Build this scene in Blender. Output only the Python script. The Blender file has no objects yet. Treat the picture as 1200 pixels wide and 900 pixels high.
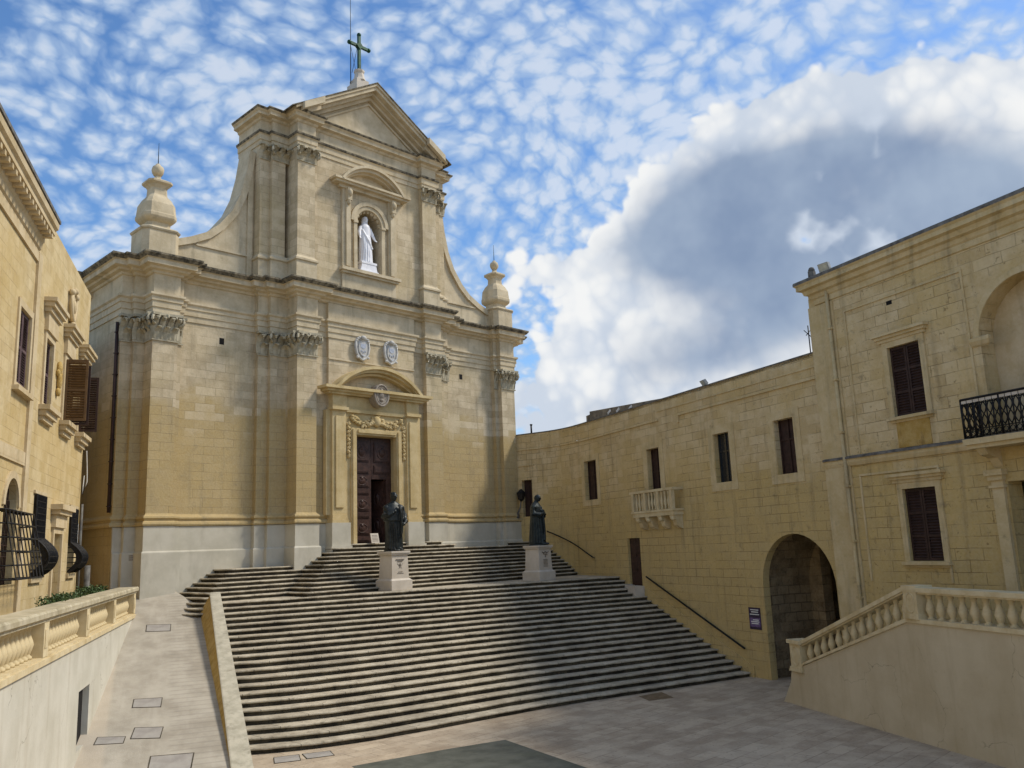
import bpy, bmesh, math, random
from mathutils import Vector, Matrix, noise
random.seed(7)
R = math.radians
PI = math.pi
scene = bpy.context.scene
col = scene.collection

# ------------------------------------------------------------------ camera
cd = bpy.data.cameras.new("camera")
cam = bpy.data.objects.new("camera", cd)
col.objects.link(cam)
cr, cu, cf = Vector((.7028, -.7103, -.0391)), Vector((-.1050, -.1579, .9819)), Vector((.7036, .6860, .1855))
cam.matrix_world = Matrix(((cr.x, cu.x, -cf.x, -22.14), (cr.y, cu.y, -cf.y, 0), (cr.z, cu.z, -cf.z, 4.7), (0, 0, 0, 1)))
cd.sensor_width = 36
cd.lens = 30.02
cd.clip_end = 3000
scene.camera = cam

# ------------------------------------------------------------------ light
SUN_EL, SUN_DIR = R(48), Vector((.84, -.54))
sd = bpy.data.lights.new("sun", 'SUN')
sd.energy = 3.9
sd.angle = R(10)
sd.color = (1.0, .92, .79)
sun = bpy.data.objects.new("sun", sd)
col.objects.link(sun)
h = SUN_DIR.normalized() * math.cos(SUN_EL)
to_sun = Vector((h.x, h.y, math.sin(SUN_EL)))
sun.rotation_euler = to_sun.to_track_quat('Z', 'Y').to_euler()

vs = scene.view_settings
vs.view_transform = 'Standard'
vs.look = 'None'
vs.exposure = -0.17
vs.gamma = 1
vs.use_curve_mapping = False

# ------------------------------------------------------------------ node helpers
class NT:
    def __init__(s, nt):
        s.t = nt
        nt.nodes.clear()
    def n(s, typ, ins=None, **at):
        nd = s.t.nodes.new(typ)
        for k, v in at.items():
            setattr(nd, k, v)
        for k, v in (ins or {}).items():
            s.put(nd.inputs[k], v)
        return nd
    def put(s, sock, v):
        if isinstance(v, bpy.types.NodeSocket):
            s.t.links.new(v, sock)
        elif isinstance(v, bpy.types.Node):
            s.t.links.new(v.outputs[0], sock)
        else:
            if sock.type == 'RGBA' and len(v) == 3:
                v = (*v, 1)
            sock.default_value = v
    def m(s, op, a, b=None, c=None, clamp=False):
        nd = s.t.nodes.new('ShaderNodeMath')
        nd.operation = op
        nd.use_clamp = clamp
        s.put(nd.inputs[0], a)
        if b is not None: s.put(nd.inputs[1], b)
        if c is not None: s.put(nd.inputs[2], c)
        return nd.outputs[0]
    def mix(s, f, a, b, blend='MIX'):
        nd = s.t.nodes.new('ShaderNodeMix')
        nd.data_type = 'RGBA'
        nd.blend_type = blend
        s.put(nd.inputs[0], f)
        s.put(nd.inputs[6], a)
        s.put(nd.inputs[7], b)
        return nd.outputs[2]
    def ramp(s, f, a, b, sm=True):
        nd = s.t.nodes.new('ShaderNodeMapRange')
        nd.interpolation_type = 'SMOOTHSTEP' if sm else 'LINEAR'
        nd.clamp = True
        s.put(nd.inputs[0], f)
        nd.inputs[1].default_value = a
        nd.inputs[2].default_value = b
        return nd.outputs[0]
    def noise(s, vec, scale, detail=4, rough=.55, dist=0):
        nd = s.n('ShaderNodeTexNoise', {'Vector': vec, 'Scale': scale, 'Detail': detail, 'Roughness': rough, 'Distortion': dist})
        return nd.outputs[0]
    def vec(s, x, y, z):
        nd = s.n('ShaderNodeCombineXYZ')
        s.put(nd.inputs[0], x); s.put(nd.inputs[1], y); s.put(nd.inputs[2], z)
        return nd.outputs[0]
    def xyz(s, v):
        nd = s.n('ShaderNodeSeparateXYZ', {0: v})
        return nd.outputs[0], nd.outputs[1], nd.outputs[2]
    def scale(s, v, k):
        nd = s.n('ShaderNodeVectorMath', operation='MULTIPLY')
        s.put(nd.inputs[0], v)
        nd.inputs[1].default_value = k
        return nd.outputs[0]

# ------------------------------------------------------------------ sky: Nishita plus high puffs and one big cumulus
world = bpy.data.worlds.new("World")
scene.world = world
world.use_nodes = True
w = NT(world.node_tree)
sky = w.n('ShaderNodeTexSky', sky_type='NISHITA')
sky.sun_disc = False
sky.sun_elevation = SUN_EL
sky.sun_rotation = math.atan2(to_sun.x, to_sun.y)
sky.air_density = 1.0
sky.dust_density = .6
sky.ozone_density = 2.0
D = w.n('ShaderNodeTexCoord').outputs['Generated']
dx, dy, dz = w.xyz(D)
den = w.m('ADD', w.m('MAXIMUM', dz, 0), .42)
P = w.vec(w.m('DIVIDE', dx, den), w.m('DIVIDE', dy, den), 0)
warp = w.n('ShaderNodeTexNoise', {'Vector': P, 'Scale': 14.0, 'Detail': 3, 'Roughness': .65})
warp2 = w.n('ShaderNodeTexNoise', {'Vector': P, 'Scale': 2.5, 'Detail': 2})
Pw = w.n('ShaderNodeVectorMath', operation='ADD')
w.put(Pw.inputs[0], P); w.put(Pw.inputs[1], w.scale(warp.outputs[1], (.036, .036, 0)))
Pq = w.n('ShaderNodeVectorMath', operation='ADD')
w.put(Pq.inputs[0], Pw.outputs[0]); w.put(Pq.inputs[1], w.scale(warp2.outputs[1], (.18, .18, 0)))
Pw = Pq.outputs[0]
cell = w.n('ShaderNodeTexVoronoi', {'Vector': Pw, 'Scale': 29.0}, feature='F1', voronoi_dimensions='2D')
cell2 = w.n('ShaderNodeTexVoronoi', {'Vector': Pw, 'Scale': 61.0}, feature='DISTANCE_TO_EDGE', voronoi_dimensions='2D')
fine = w.noise(Pw, 38, 3, .65)
wisp = w.noise(w.scale(Pw, (1, 2.2, 1)), 6, 4, .62)
cover = w.noise(P, 2.6, 2, .5)
# more cover towards the right (east) of the square, thinner towards the left
side = w.m('MULTIPLY', w.m('SUBTRACT', dx, dy), .11)
q = w.m('ADD', w.m('MULTIPLY', w.m('SUBTRACT', .55, cell.outputs[0]), .95), w.m('MULTIPLY', cell2.outputs[0], .35))
q = w.m('ADD', q, w.m('MULTIPLY', w.m('SUBTRACT', fine, .5), .55))
q = w.m('ADD', q, w.m('MULTIPLY', w.m('SUBTRACT', wisp, .5), .95))
q = w.m('ADD', q, w.m('MULTIPLY', w.m('SUBTRACT', cover, .5), 1.25))
q = w.m('ADD', q, side)
alto = w.m('MULTIPLY', w.ramp(q, -.36, .46), .8)
altocol = w.mix(w.ramp(q, .1, .62), (5.4, 7.0, 9.2), (8.0, 8.8, 9.9))
c0 = w.mix(alto, w.mix(1.0, w.n('ShaderNodeHueSaturation', {'Saturation': 1.14, 'Value': 1.85, 'Color': sky.outputs[0]}).outputs[0], (.88, .98, 1.08), 'MULTIPLY'), altocol)
# cumulus, on a plane tangent to the sky dome around its own middle
CC = Vector((0.8612, 0.3766, 0.3414)); E1 = Vector((0.4006, -0.9162, 0.0000)); E2 = Vector((-0.3128, -0.1368, 0.9399))
def dot(v):
    nd = w.n('ShaderNodeVectorMath', operation='DOT_PRODUCT')
    w.put(nd.inputs[0], D); nd.inputs[1].default_value = v
    return nd.outputs['Value']
dc = w.m('MAXIMUM', dot(CC), .05)
ca, cb = w.m('DIVIDE', dot(E1), dc), w.m('DIVIDE', dot(E2), dc)
cn = w.n('ShaderNodeTexNoise', {'Vector': D, 'Scale': 8.0, 'Detail': 4.5, 'Roughness': .58})
cn2 = w.noise(D, 7.5, 4, .55)
def gauss(lst):
    tot = None
    for a, b, ra, rb, k in lst:
        ea = w.m('POWER', w.m('DIVIDE', w.m('SUBTRACT', ca, a), ra), 2.0)
        eb = w.m('POWER', w.m('DIVIDE', w.m('SUBTRACT', cb, b), rb), 2.0)
        g = w.m('MULTIPLY', w.m('EXPONENT', w.m('MULTIPLY', w.m('ADD', ea, eb), -1.0)), k)
        tot = g if tot is None else w.m('ADD', tot, g)
    return tot
body = gauss([(0.020, 0.113, 0.096, 0.037, 1.00), (0.132, 0.077, 0.149, 0.048, 1.10), (-0.068, 0.077, 0.070, 0.042, 0.95), (-0.143, 0.039, 0.048, 0.037, 0.80), (0.027, 0.009, 0.157, 0.079, 1.30), (0.149, -0.008, 0.122, 0.096, 1.30), (-0.086, -0.033, 0.105, 0.061, 1.10), (-0.185, 0.010, 0.039, 0.026, 0.75), (-0.177, -0.064, 0.070, 0.044, 0.90), (-0.295, -0.016, 0.066, 0.033, 0.80), (-0.156, -0.132, 0.131, 0.057, 1.10), (-0.042, -0.136, 0.140, 0.074, 1.20), (-0.268, -0.119, 0.052, 0.052, 0.95), (-0.344, -0.176, 0.070, 0.052, 0.90), (-0.367, -0.043, 0.023, 0.017, 0.50), (-0.168, -0.224, 0.262, 0.052, 1.00), (0.095, 0.015, 0.079, 0.044, 0.80)])
dark = gauss([(0.031, 0.045, 0.149, 0.048, 1.00), (-0.052, 0.018, 0.114, 0.052, 1.00), (-0.141, -0.015, 0.079, 0.037, 1.00), (0.075, -0.026, 0.149, 0.057, 0.95), (0.177, -0.000, 0.052, 0.031, 0.50), (-0.052, -0.067, 0.105, 0.035, 0.60), (-0.058, -0.119, 0.105, 0.039, 0.70), (-0.178, -0.145, 0.079, 0.035, 0.50), (0.111, -0.082, 0.105, 0.035, 0.50), (-0.269, -0.194, 0.079, 0.026, 0.35)])
bw = w.n('ShaderNodeVectorMath', operation='ADD')
w.put(bw.inputs[0], w.vec(ca, cb, 0)); w.put(bw.inputs[1], w.scale(cn.outputs[1], (.055, .055, 0)))
def billow(sc):
    v = w.n('ShaderNodeTexVoronoi', {'Vector': bw.outputs[0], 'Scale': sc}, feature='F1', voronoi_dimensions='2D')
    return w.m('SUBTRACT', .42, v.outputs['Distance'])
bil = w.m('ADD', w.m('MULTIPLY', billow(11.0), .8), w.m('ADD', w.m('MULTIPLY', billow(24.0), .5), w.m('MULTIPLY', billow(52.0), .3)))
cnz = w.m('SUBTRACT', cn.outputs[0], .5)
dens = w.m('ADD', w.m('MINIMUM', body, 1.3), w.m('MULTIPLY', w.ramp(body, .0, .3), w.m('ADD', w.m('MULTIPLY', bil, .9), w.m('MULTIPLY', cnz, 1.7))))
cmask = w.ramp(dens, .48, .70)
cshade = w.m('ADD', w.m('MINIMUM', dark, 1.0), w.m('ADD', w.m('MULTIPLY', cnz, .8), w.m('MULTIPLY', bil, -.2)))
cshade = w.m('MULTIPLY', w.ramp(cshade, .05, 1.0), w.ramp(dens, .62, 1.05))
fold = w.ramp(w.m('ADD', w.m('MULTIPLY', bil, .8), w.m('MULTIPLY', cnz, 1.2)), -.28, .25)
cwhite = w.mix(fold, (6.8, 7.6, 8.8), (10.2, 10.3, 10.3))
cgrey = w.mix(w.ramp(cn2, .25, .75), (2.5, 3.4, 5.1), (4.3, 5.3, 6.8))
cumcol = w.mix(cshade, cwhite, cgrey)
c1 = w.mix(cmask, c0, cumcol)
bg = w.n('ShaderNodeBackground', {'Color': c1, 'Strength': .1})
w.n('ShaderNodeOutputWorld', {'Surface': bg})
world.cycles.sampling_method = 'MANUAL'
world.cycles.sample_map_resolution = 256

# ------------------------------------------------------------------ mesh helpers
def tag(o, label=None, cat=None, group=None, kind=None):
    if label: o['label'] = label
    if cat: o['category'] = cat
    if group: o['group'] = group
    if kind: o['kind'] = kind
    return o
def empty(name, loc, rz=0):
    o = bpy.data.objects.new(name, None)
    col.objects.link(o)
    o.location = loc
    o.rotation_euler = (0, 0, rz)
    return o
def copy_part(o, parent, loc=(0, 0, 0), rz=0):
    c = o.copy()
    col.objects.link(c)
    c.parent = parent
    c.location = loc
    c.rotation_euler = (0, 0, rz)
    return c

class MB:
    def __init__(s):
        s.v, s.f, s.m, s.s = [], [], [], []
        s.M = None
    def add(s, vs, fs, mat=0, smooth=False):
        o = len(s.v)
        if s.M is not None:
            vs = [s.M @ Vector(p) for p in vs]
        s.v += [tuple(p) for p in vs]
        for f in fs:
            s.f.append([i + o for i in f]); s.m.append(mat); s.s.append(smooth)
    def box(s, x0, x1, y0, y1, z0, z1, mat=0):
        s.add([(x0, y0, z0), (x1, y0, z0), (x1, y1, z0), (x0, y1, z0), (x0, y0, z1), (x1, y0, z1), (x1, y1, z1), (x0, y1, z1)],
              [(0, 3, 2, 1), (4, 5, 6, 7), (0, 1, 5, 4), (1, 2, 6, 5), (2, 3, 7, 6), (3, 0, 4, 7)], mat)
        return s
    def cbox(s, c, size, rot=None, mat=0):
        hx, hy, hz = [k / 2 for k in size]
        vs = [Vector((sx * hx, sy * hy, sz * hz)) for sz in (-1, 1) for sx, sy in ((-1, -1), (1, -1), (1, 1), (-1, 1))]
        if rot is not None: vs = [rot @ p for p in vs]
        s.add([p + Vector(c) for p in vs], [(0, 3, 2, 1), (4, 5, 6, 7), (0, 1, 5, 4), (1, 2, 6, 5), (2, 3, 7, 6), (3, 0, 4, 7)], mat)
    def quad(s, a, b, c, d, mat=0):
        s.add([a, b, c, d], [(0, 1, 2, 3)], mat)
    def prism(s, poly, axis, a, b, mat=0, smooth=False, caps=True):
        n = len(poly)
        def P(p, k):
            return {'y': (p[0], k, p[1]), 'z': (p[0], p[1], k), 'x': (k, p[0], p[1])}[axis]
        vs = [P(p, a) for p in poly] + [P(p, b) for p in poly]
        fs = [(i, (i + 1) % n, n + (i + 1) % n, n + i) for i in range(n)]
        s.add(vs, fs, mat, smooth)
        if caps:
            s.add(vs, [tuple(range(n))[::-1], tuple(range(n, 2 * n))], mat)
        return s
    def lathe(s, prof, n=14, c=(0, 0, 0), mat=0, smooth=True, cs=None, caps=True):
        cs = cs or [(math.cos(2 * PI * i / n), math.sin(2 * PI * i / n)) for i in range(n)]
        n = len(cs)
        vs = [(c[0] + r * x, c[1] + r * y, c[2] + z) for r, z in prof for x, y in cs]
        fs = []
        for j in range(len(prof) - 1):
            for i in range(n):
                k = (i + 1) % n
                fs.append((j * n + i, j * n + k, (j + 1) * n + k, (j + 1) * n + i))
        s.add(vs, fs, mat, smooth)
        if caps:
            s.add(vs, [tuple(range(n))[::-1], tuple(range((len(prof) - 1) * n, len(prof) * n))], mat)
        return s
    def tube(s, pts, r, n=6, mat=0, closed=False, smooth=True):
        pts = [Vector(p) for p in pts]
        L = len(pts)
        rs = r if isinstance(r, (list, tuple)) else [r] * L
        rings = []
        up = Vector((.13, .29, .95)).normalized()
        for i, p in enumerate(pts):
            a = pts[i - 1] if (i or closed) else p
            b = pts[(i + 1) % L] if (i < L - 1 or closed) else p
            t = (b - a).normalized()
            x = t.cross(up)
            if x.length < 1e-3: x = t.cross(Vector((1, 0, 0)))
            x.normalize()
            y = t.cross(x)
            rings.append([p + (x * math.cos(2 * PI * k / n) + y * math.sin(2 * PI * k / n)) * rs[i] for k in range(n)])
        vs = [v for g in rings for v in g]
        fs = []
        for j in range(L if closed else L - 1):
            for k in range(n):
                j2, k2 = (j + 1) % L, (k + 1) % n
                fs.append((j * n + k, j * n + k2, j2 * n + k2, j2 * n + k))
        s.add(vs, fs, mat, smooth)
        if not closed:
            s.add(vs, [tuple(range(n))[::-1], tuple(range((L - 1) * n, L * n))], mat)
        return s
    def ball(s, c, r, nu=10, nv=7, mat=0):
        rx, ry, rz = r if isinstance(r, (list, tuple)) else (r, r, r)
        vs = [(c[0], c[1], c[2] - rz)]
        for j in range(1, nv):
            t = PI * j / nv
            for i in range(nu):
                a = 2 * PI * i / nu
                vs.append((c[0] + rx * math.sin(t) * math.cos(a), c[1] + ry * math.sin(t) * math.sin(a), c[2] - rz * math.cos(t)))
        vs.append((c[0], c[1], c[2] + rz))
        fs = []
        for i in range(nu):
            k = (i + 1) % nu
            fs.append((0, 1 + k, 1 + i))
            for j in range(nv - 2):
                fs.append((1 + j * nu + i, 1 + j * nu + k, 1 + (j + 1) * nu + k, 1 + (j + 1) * nu + i))
            fs.append((1 + (nv - 2) * nu + i, 1 + (nv - 2) * nu + k, len(vs) - 1))
        s.add(vs, fs, mat, True)
        return s
    def sweep(s, path, prof, mats=None, endcaps=True):
        # path in plan, outward = left of travel; prof = (offset outward, z)
        n = len(path)
        P = [Vector(p) for p in path]
        nr = []
        for i in range(n - 1):
            d = (P[i + 1] - P[i]).normalized()
            nr.append(Vector((-d.y, d.x)))
        mit = []
        for i in range(n):
            if i == 0: mit.append(nr[0])
            elif i == n - 1: mit.append(nr[-1])
            else:
                k = 1 + nr[i - 1].dot(nr[i])
                mit.append((nr[i - 1] + nr[i]) / max(k, .2))
        vs = []
        for o, z in prof:
            for i in range(n):
                q = P[i] + mit[i] * o
                vs.append((q.x, q.y, z))
        for j in range(len(prof) - 1):
            s.add(vs, [], 0)
            base = len(s.v) - len(vs)
            for i in range(n - 1):
                s.f.append([base + j * n + i, base + j * n + i + 1, base + (j + 1) * n + i + 1, base + (j + 1) * n + i])
                s.m.append(mats[j] if mats else 0); s.s.append(False)
        if endcaps:
            for i in (0, n - 1):
                s.add([vs[j * n + i] for j in range(len(prof))], [tuple(range(len(prof)))], 0)
        return s
    def walls(s, x0, x1, z0, z1, yf, th, holes, mat=0, back=True, arches=()):
        """front skin at y=yf pierced by rectangular holes (and round-topped ones), reveals th deep"""
        hs = list(holes)
        for (a, b, c, sp) in arches:
            hs.append((a, b, c, sp + (b - a) / 2))
        xs = sorted(set([x0, x1] + [k for h_ in hs for k in h_[:2]]))
        zs = sorted(set([z0, z1] + [k for h_ in hs for k in h_[2:4]]))
        for i in range(len(xs) - 1):
            for j in range(len(zs) - 1):
                cx, cz = (xs[i] + xs[i + 1]) / 2, (zs[j] + zs[j + 1]) / 2
                if any(h_[0] < cx < h_[1] and h_[2] < cz < h_[3] for h_ in hs): continue
                s.quad((xs[i], yf, zs[j]), (xs[i + 1], yf, zs[j]), (xs[i + 1], yf, zs[j + 1]), (xs[i], yf, zs[j + 1]), mat)
        yb = yf - th
        for (a, b, c, d) in holes:
            s.quad((a, yf, c), (a, yb, c), (a, yb, d), (a, yf, d), mat)
            s.quad((b, yf, c), (b, yf, d), (b, yb, d), (b, yb, c), mat)
            s.quad((a, yf, c), (b, yf, c), (b, yb, c), (a, yb, c), mat)
            s.quad((a, yf, d), (a, yb, d), (b, yb, d), (b, yf, d), mat)
        for (a, b, c, sp) in arches:
            r, cx = (b - a) / 2, (a + b) / 2
            N = 20
            arc = [(cx + r * math.cos(PI * k / N), sp + r * math.sin(PI * k / N)) for k in range(N + 1)]
            for k in range(N):
                p, q = arc[k], arc[k + 1]
                s.quad((p[0], yf, p[1]), (p[0], yf, sp + r), (q[0], yf, sp + r), (q[0], yf, q[1]), mat)
                s.quad((p[0], yf, p[1]), (q[0], yf, q[1]), (q[0], yb, q[1]), (p[0], yb, p[1]), mat)
            s.quad((a, yf, c), (a, yb, c), (a, yb, sp), (a, yf, sp), mat)
            s.quad((b, yf, c), (b, yf, sp), (b, yb, sp), (b, yb, c), mat)
        return s
    def build(s, name, mats, parent=None, loc=(0, 0, 0), rz=0, recalc=True, bevel=0):
        me = bpy.data.meshes.new(name)
        me.from_pydata(s.v, [], s.f)
        if not isinstance(mats, (list, tuple)): mats = [mats]
        for m_ in mats: me.materials.append(m_)
        for p, mi, sm in zip(me.polygons, s.m, s.s):
            p.material_index = mi if mi < len(mats) else 0
            p.use_smooth = sm
        bm = bmesh.new()
        bm.from_mesh(me)
        if recalc:
            bmesh.ops.remove_doubles(bm, verts=bm.verts, dist=1e-5)
            bmesh.ops.recalc_face_normals(bm, faces=bm.faces)
        bm.to_mesh(me)
        bm.free()
        o = bpy.data.objects.new(name, me)
        col.objects.link(o)
        o.parent = parent
        o.location = loc
        o.rotation_euler = (0, 0, rz)
        if bevel:
            b = o.modifiers.new('bevel', 'BEVEL')
            b.width = bevel; b.segments = 2; b.limit_method = 'ANGLE'; b.angle_limit = R(40)
        return o

def remeshed(mb, voxel, name, mats, parent=None, loc=(0, 0, 0), rz=0, smooth=2):
    o = mb.build(name + '_draft', mats, None, recalc=True)
    m_ = o.modifiers.new('r', 'REMESH'); m_.mode = 'VOXEL'; m_.voxel_size = voxel
    if smooth:
        k = o.modifiers.new('s', 'SMOOTH'); k.iterations = smooth; k.factor = .5
    dg = bpy.context.evaluated_depsgraph_get()
    me = bpy.data.meshes.new_from_object(o.evaluated_get(dg))
    bpy.data.objects.remove(o, do_unlink=True)
    me.name = name
    for p in me.polygons: p.use_smooth = True
    r = bpy.data.objects.new(name, me)
    col.objects.link(r)
    r.parent = parent; r.location = loc; r.rotation_euler = (0, 0, rz)
    return r

# ------------------------------------------------------------------ materials
def base_mat(name):
    m_ = bpy.data.materials.new(name)
    m_.use_nodes = True
    return m_, NT(m_.node_tree)
def finish(t, colr, rough=.85, bump=None, strength=.3, dist=.02, metal=0, spec=.3):
    b = t.n('ShaderNodeBsdfPrincipled', {'Base Color': colr, 'Roughness': rough, 'Metallic': metal, 'Specular IOR Level': spec})
    if bump is not None:
        bp = t.n('ShaderNodeBump', {'Height': bump, 'Strength': strength, 'Distance': dist})
        t.t.links.new(bp.outputs[0], b.inputs['Normal'])
    t.n('ShaderNodeOutputMaterial', {'Surface': b})
def ashlar(name, c1, c2, mortar, bw=.62, bh=.3, dirt=(.16, .15, .12), dirt_amt=.5, zone=None, blockvar=.5, mort=.006, warm=None, streak=.35, bumpk=.35, flat=False, pit=.25):
    """limestone blocks: coursing, block to block tone, broad tonal patches, run-down streaks, pits"""
    m_, t = base_mat(name)
    O = t.n('ShaderNodeTexCoord').outputs['Object']
    x, y, z = t.xyz(O)
    hcoord = t.m('ADD', x, y)
    if flat:
        uv = t.vec(x, y, 0)
    else:
        uv = t.vec(hcoord, z, 0)
    wob = t.n('ShaderNodeTexNoise', {'Vector': O, 'Scale': 1.2, 'Detail': 2})
    uvw = t.n('ShaderNodeVectorMath', operation='ADD')
    t.put(uvw.inputs[0], uv); t.put(uvw.inputs[1], t.scale(wob.outputs[1], (.06, .05, 0)))
    br = t.n('ShaderNodeTexBrick', {'Vector': uvw.outputs[0], 'Color1': (.0, .0, .0), 'Color2': (1, 1, 1), 'Mortar': (.5, .5, .5), 'Scale': 1.0,
                                   'Mortar Size': mort, 'Mortar Smooth': .4, 'Bias': 0, 'Brick Width': bw, 'Row Height': bh}, offset=.5, squash=1.0)
    tone = br.outputs[0]
    big = t.noise(O, .35, 2, .6)
    mid = t.noise(O, 1.7, 4, .62)
    fine = t.noise(O, 14, 4, .65)
    f = t.m('ADD', t.m('MULTIPLY', t.m('SUBTRACT', tone, .5), blockvar), t.ramp(mid, .3, .7))
    c = t.mix(t.m('MAXIMUM', t.m('MINIMUM', f, 1.0), 0.0), c1, c2)
    if warm:
        c = t.mix(t.m('MULTIPLY', t.ramp(big, .42, .66), warm[1]), c, warm[0])
    if zone:
        zc, zw, zcol, za = zone
        zz = t.m('ADD', z, t.m('MULTIPLY', t.m('SUBTRACT', t.noise(t.vec(t.m('MULTIPLY', hcoord, .5), t.m('MULTIPLY', z, .5), 0), 1.0, 4, .6), .5), 3.0))
        zz = t.m('ADD', zz, t.m('MULTIPLY', t.m('SUBTRACT', tone, .5), .7))
        zf = t.m('SUBTRACT', 1.0, t.ramp(zz, zc - zw, zc + zw))
        c = t.mix(t.m('MULTIPLY', zf, za), c, t.mix(t.ramp(mid, .3, .75), zcol, tuple(k * .78 for k in zcol)))
    # weather streaks running down
    st = t.noise(t.vec(t.m('MULTIPLY', hcoord, 3.2), t.m('MULTIPLY', z, .28), t.m('MULTIPLY', y, .5)), 1.0, 3, .6)
    c = t.mix(t.m('MULTIPLY', t.ramp(st, .5, .78), streak), c, dirt)
    dd = t.noise(O, 2.9, 5, .7)
    c = t.mix(t.m('MULTIPLY', t.ramp(dd, .56, .8), dirt_amt), c, dirt)
    c = t.mix(t.m('MULTIPLY', t.ramp(fine, .3, .75), .25), c, t.mix(.5, c, (.8, .72, .55)))
    jv = t.ramp(t.noise(O, .8, 2, .6), .36, .62)
    c = t.mix(t.m('MULTIPLY', t.m('MULTIPLY', br.outputs[1], jv), .62), c, mortar)
    pits = t.noise(O, 7.5, 2, .75)
    c = t.mix(t.m('MULTIPLY', t.ramp(pits, .62, .76), pit), c, mortar)
    if flat:
        gv = t.n('ShaderNodeTexVoronoi', {'Vector': uv, 'Scale': 2.3}, feature='F1', voronoi_dimensions='2D')
        gs = t.m('SUBTRACT', 1.0, t.ramp(gv.outputs['Distance'], .035, .06))
        c = t.mix(t.m('MULTIPLY', gs, .45), c, (.09, .075, .06))
        pt_ = t.noise(uv, .5, 4, .6)
        c = t.mix(t.m('MULTIPLY', t.ramp(pt_, .5, .62), .3), c, (.24, .185, .13))
    hgt = t.m('ADD', t.m('MULTIPLY', t.m('MULTIPLY', br.outputs[1], jv), -.8), t.m('MULTIPLY', fine, .5))
    hgt = t.m('ADD', hgt, t.m('MULTIPLY', tone, .25))
    finish(t, c, .9, hgt, bumpk, .03, spec=.15)
    return m_
def plain(name, c1, c2, scale=3, rough=.7, metal=0, bump=.15, spec=.3, stain=None, bdist=.01):
    m_, t = base_mat(name)
    O = t.n('ShaderNodeTexCoord').outputs['Object']
    a = t.noise(O, scale, 4, .62)
    c = t.mix(t.ramp(a, .32, .68), c1, c2)
    if stain:
        b = t.noise(t.scale(O, (1, 1, .35)), stain[1], 4, .65)
        c = t.mix(t.m('MULTIPLY', t.ramp(b, .5, .75), stain[2]), c, stain[0])
    finish(t, c, rough, t.noise(O, scale * 6, 3, .6), bump, bdist, metal, spec)
    return m_

M = {}
M['church'] = ashlar('church_limestone', (.43, .345, .22), (.59, .49, .335), (.2, .155, .09), .8, .33, dirt=(.16, .14, .10), dirt_amt=.42,
                     zone=(10.3, .5, (.44, .315, .12), .7), blockvar=.85, warm=((.47, .37, .19), .35), streak=.32, mort=.008, bumpk=.5)
M['church_trim'] = ashlar('church_moulding_stone', (.47, .385, .25), (.60, .505, .35), (.4, .33, .2), 1.3, .5, dirt=(.15, .13, .09), dirt_amt=.5, blockvar=.3, mort=.002, streak=.42, zone=(10.0, .6, (.46, .33, .13), .8))
M['pediment'] = plain('pediment_stone', (.48, .40, .265), (.6, .51, .36), 2, .9, bump=.25, stain=((.3, .25, .17), 1.5, .5))
M['capital'] = plain('carved_capital_stone', (.33, .29, .2), (.46, .41, .3), 4, .9, bump=.3, stain=((.12, .11, .085), 2.2, .75))
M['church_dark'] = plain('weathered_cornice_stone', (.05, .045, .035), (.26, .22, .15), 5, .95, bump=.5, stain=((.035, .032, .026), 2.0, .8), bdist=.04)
M['plinth'] = plain('pale_plinth_stone', (.46, .43, .345), (.55, .515, .425), 1.1, .75, bump=.1, stain=((.34, .31, .24), 1.3, .5))
M['portal'] = ashlar('portal_limestone', (.49, .365, .165), (.60, .47, .25), (.4, .3, .14), 1.6, .9, dirt=(.2, .15, .07), dirt_amt=.45, blockvar=.25, mort=.001, streak=.3)
M['wing'] = ashlar('wing_limestone', (.50, .375, .19), (.62, .495, .29), (.2, .135, .055), .82, .3, dirt=(.12, .09, .05), dirt_amt=.7, blockvar=1.0, mort=.01, warm=((.54, .385, .14), .5), streak=.35, bumpk=.7, pit=.6, zone=(6.9, .9, (.54, .39, .145), .75))
M['wing_trim'] = ashlar('wing_moulding_stone', (.50, .38, .185), (.60, .48, .275), (.4, .3, .15), 1.5, .6, dirt=(.12, .1, .07), dirt_amt=.6, blockvar=.3, mort=.002, streak=.45)
M['coping'] = plain('weathered_coping_stone', (.09, .085, .08), (.2, .19, .17), 4, .95, bump=.4, stain=((.05, .05, .045), 1.6, .7))
M['yellow'] = ashlar('sunlit_yellow_limestone', (.46, .345, .165), (.58, .465, .265), (.27, .19, .09), .55, .28, dirt=(.26, .165, .08), dirt_amt=.5, blockvar=.8, mort=.009, warm=((.48, .335, .12), .5), streak=.3, bumpk=.3)
M['yellow_trim'] = ashlar('yellow_moulding_stone', (.47, .36, .2), (.58, .47, .3), (.4, .3, .15), 1.5, .6, dirt=(.2, .16, .09), dirt_amt=.4, blockvar=.2, mort=.001, streak=.3)
M['baluster'] = plain('cream_baluster_stone', (.55, .44, .25), (.66, .56, .36), 2.5, .85, bump=.2, stain=((.38, .27, .11), 2.2, .5))
M['rail_top'] = plain('worn_rail_stone', (.36, .31, .2), (.52, .46, .33), 3, .9, bump=.3, stain=((.16, .14, .1), 2.5, .6))
M['grey_plaster'] = plain('pale_grey_plaster', (.52, .50, .42), (.62, .6, .52), .9, .85, bump=.12, stain=((.40, .34, .24), 1.1, .6))
M['beige_plaster'] = plain('beige_plaster', (.53, .445, .30), (.60, .52, .37), .8, .85, bump=.12, stain=((.40, .32, .19), .9, .4))
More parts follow.
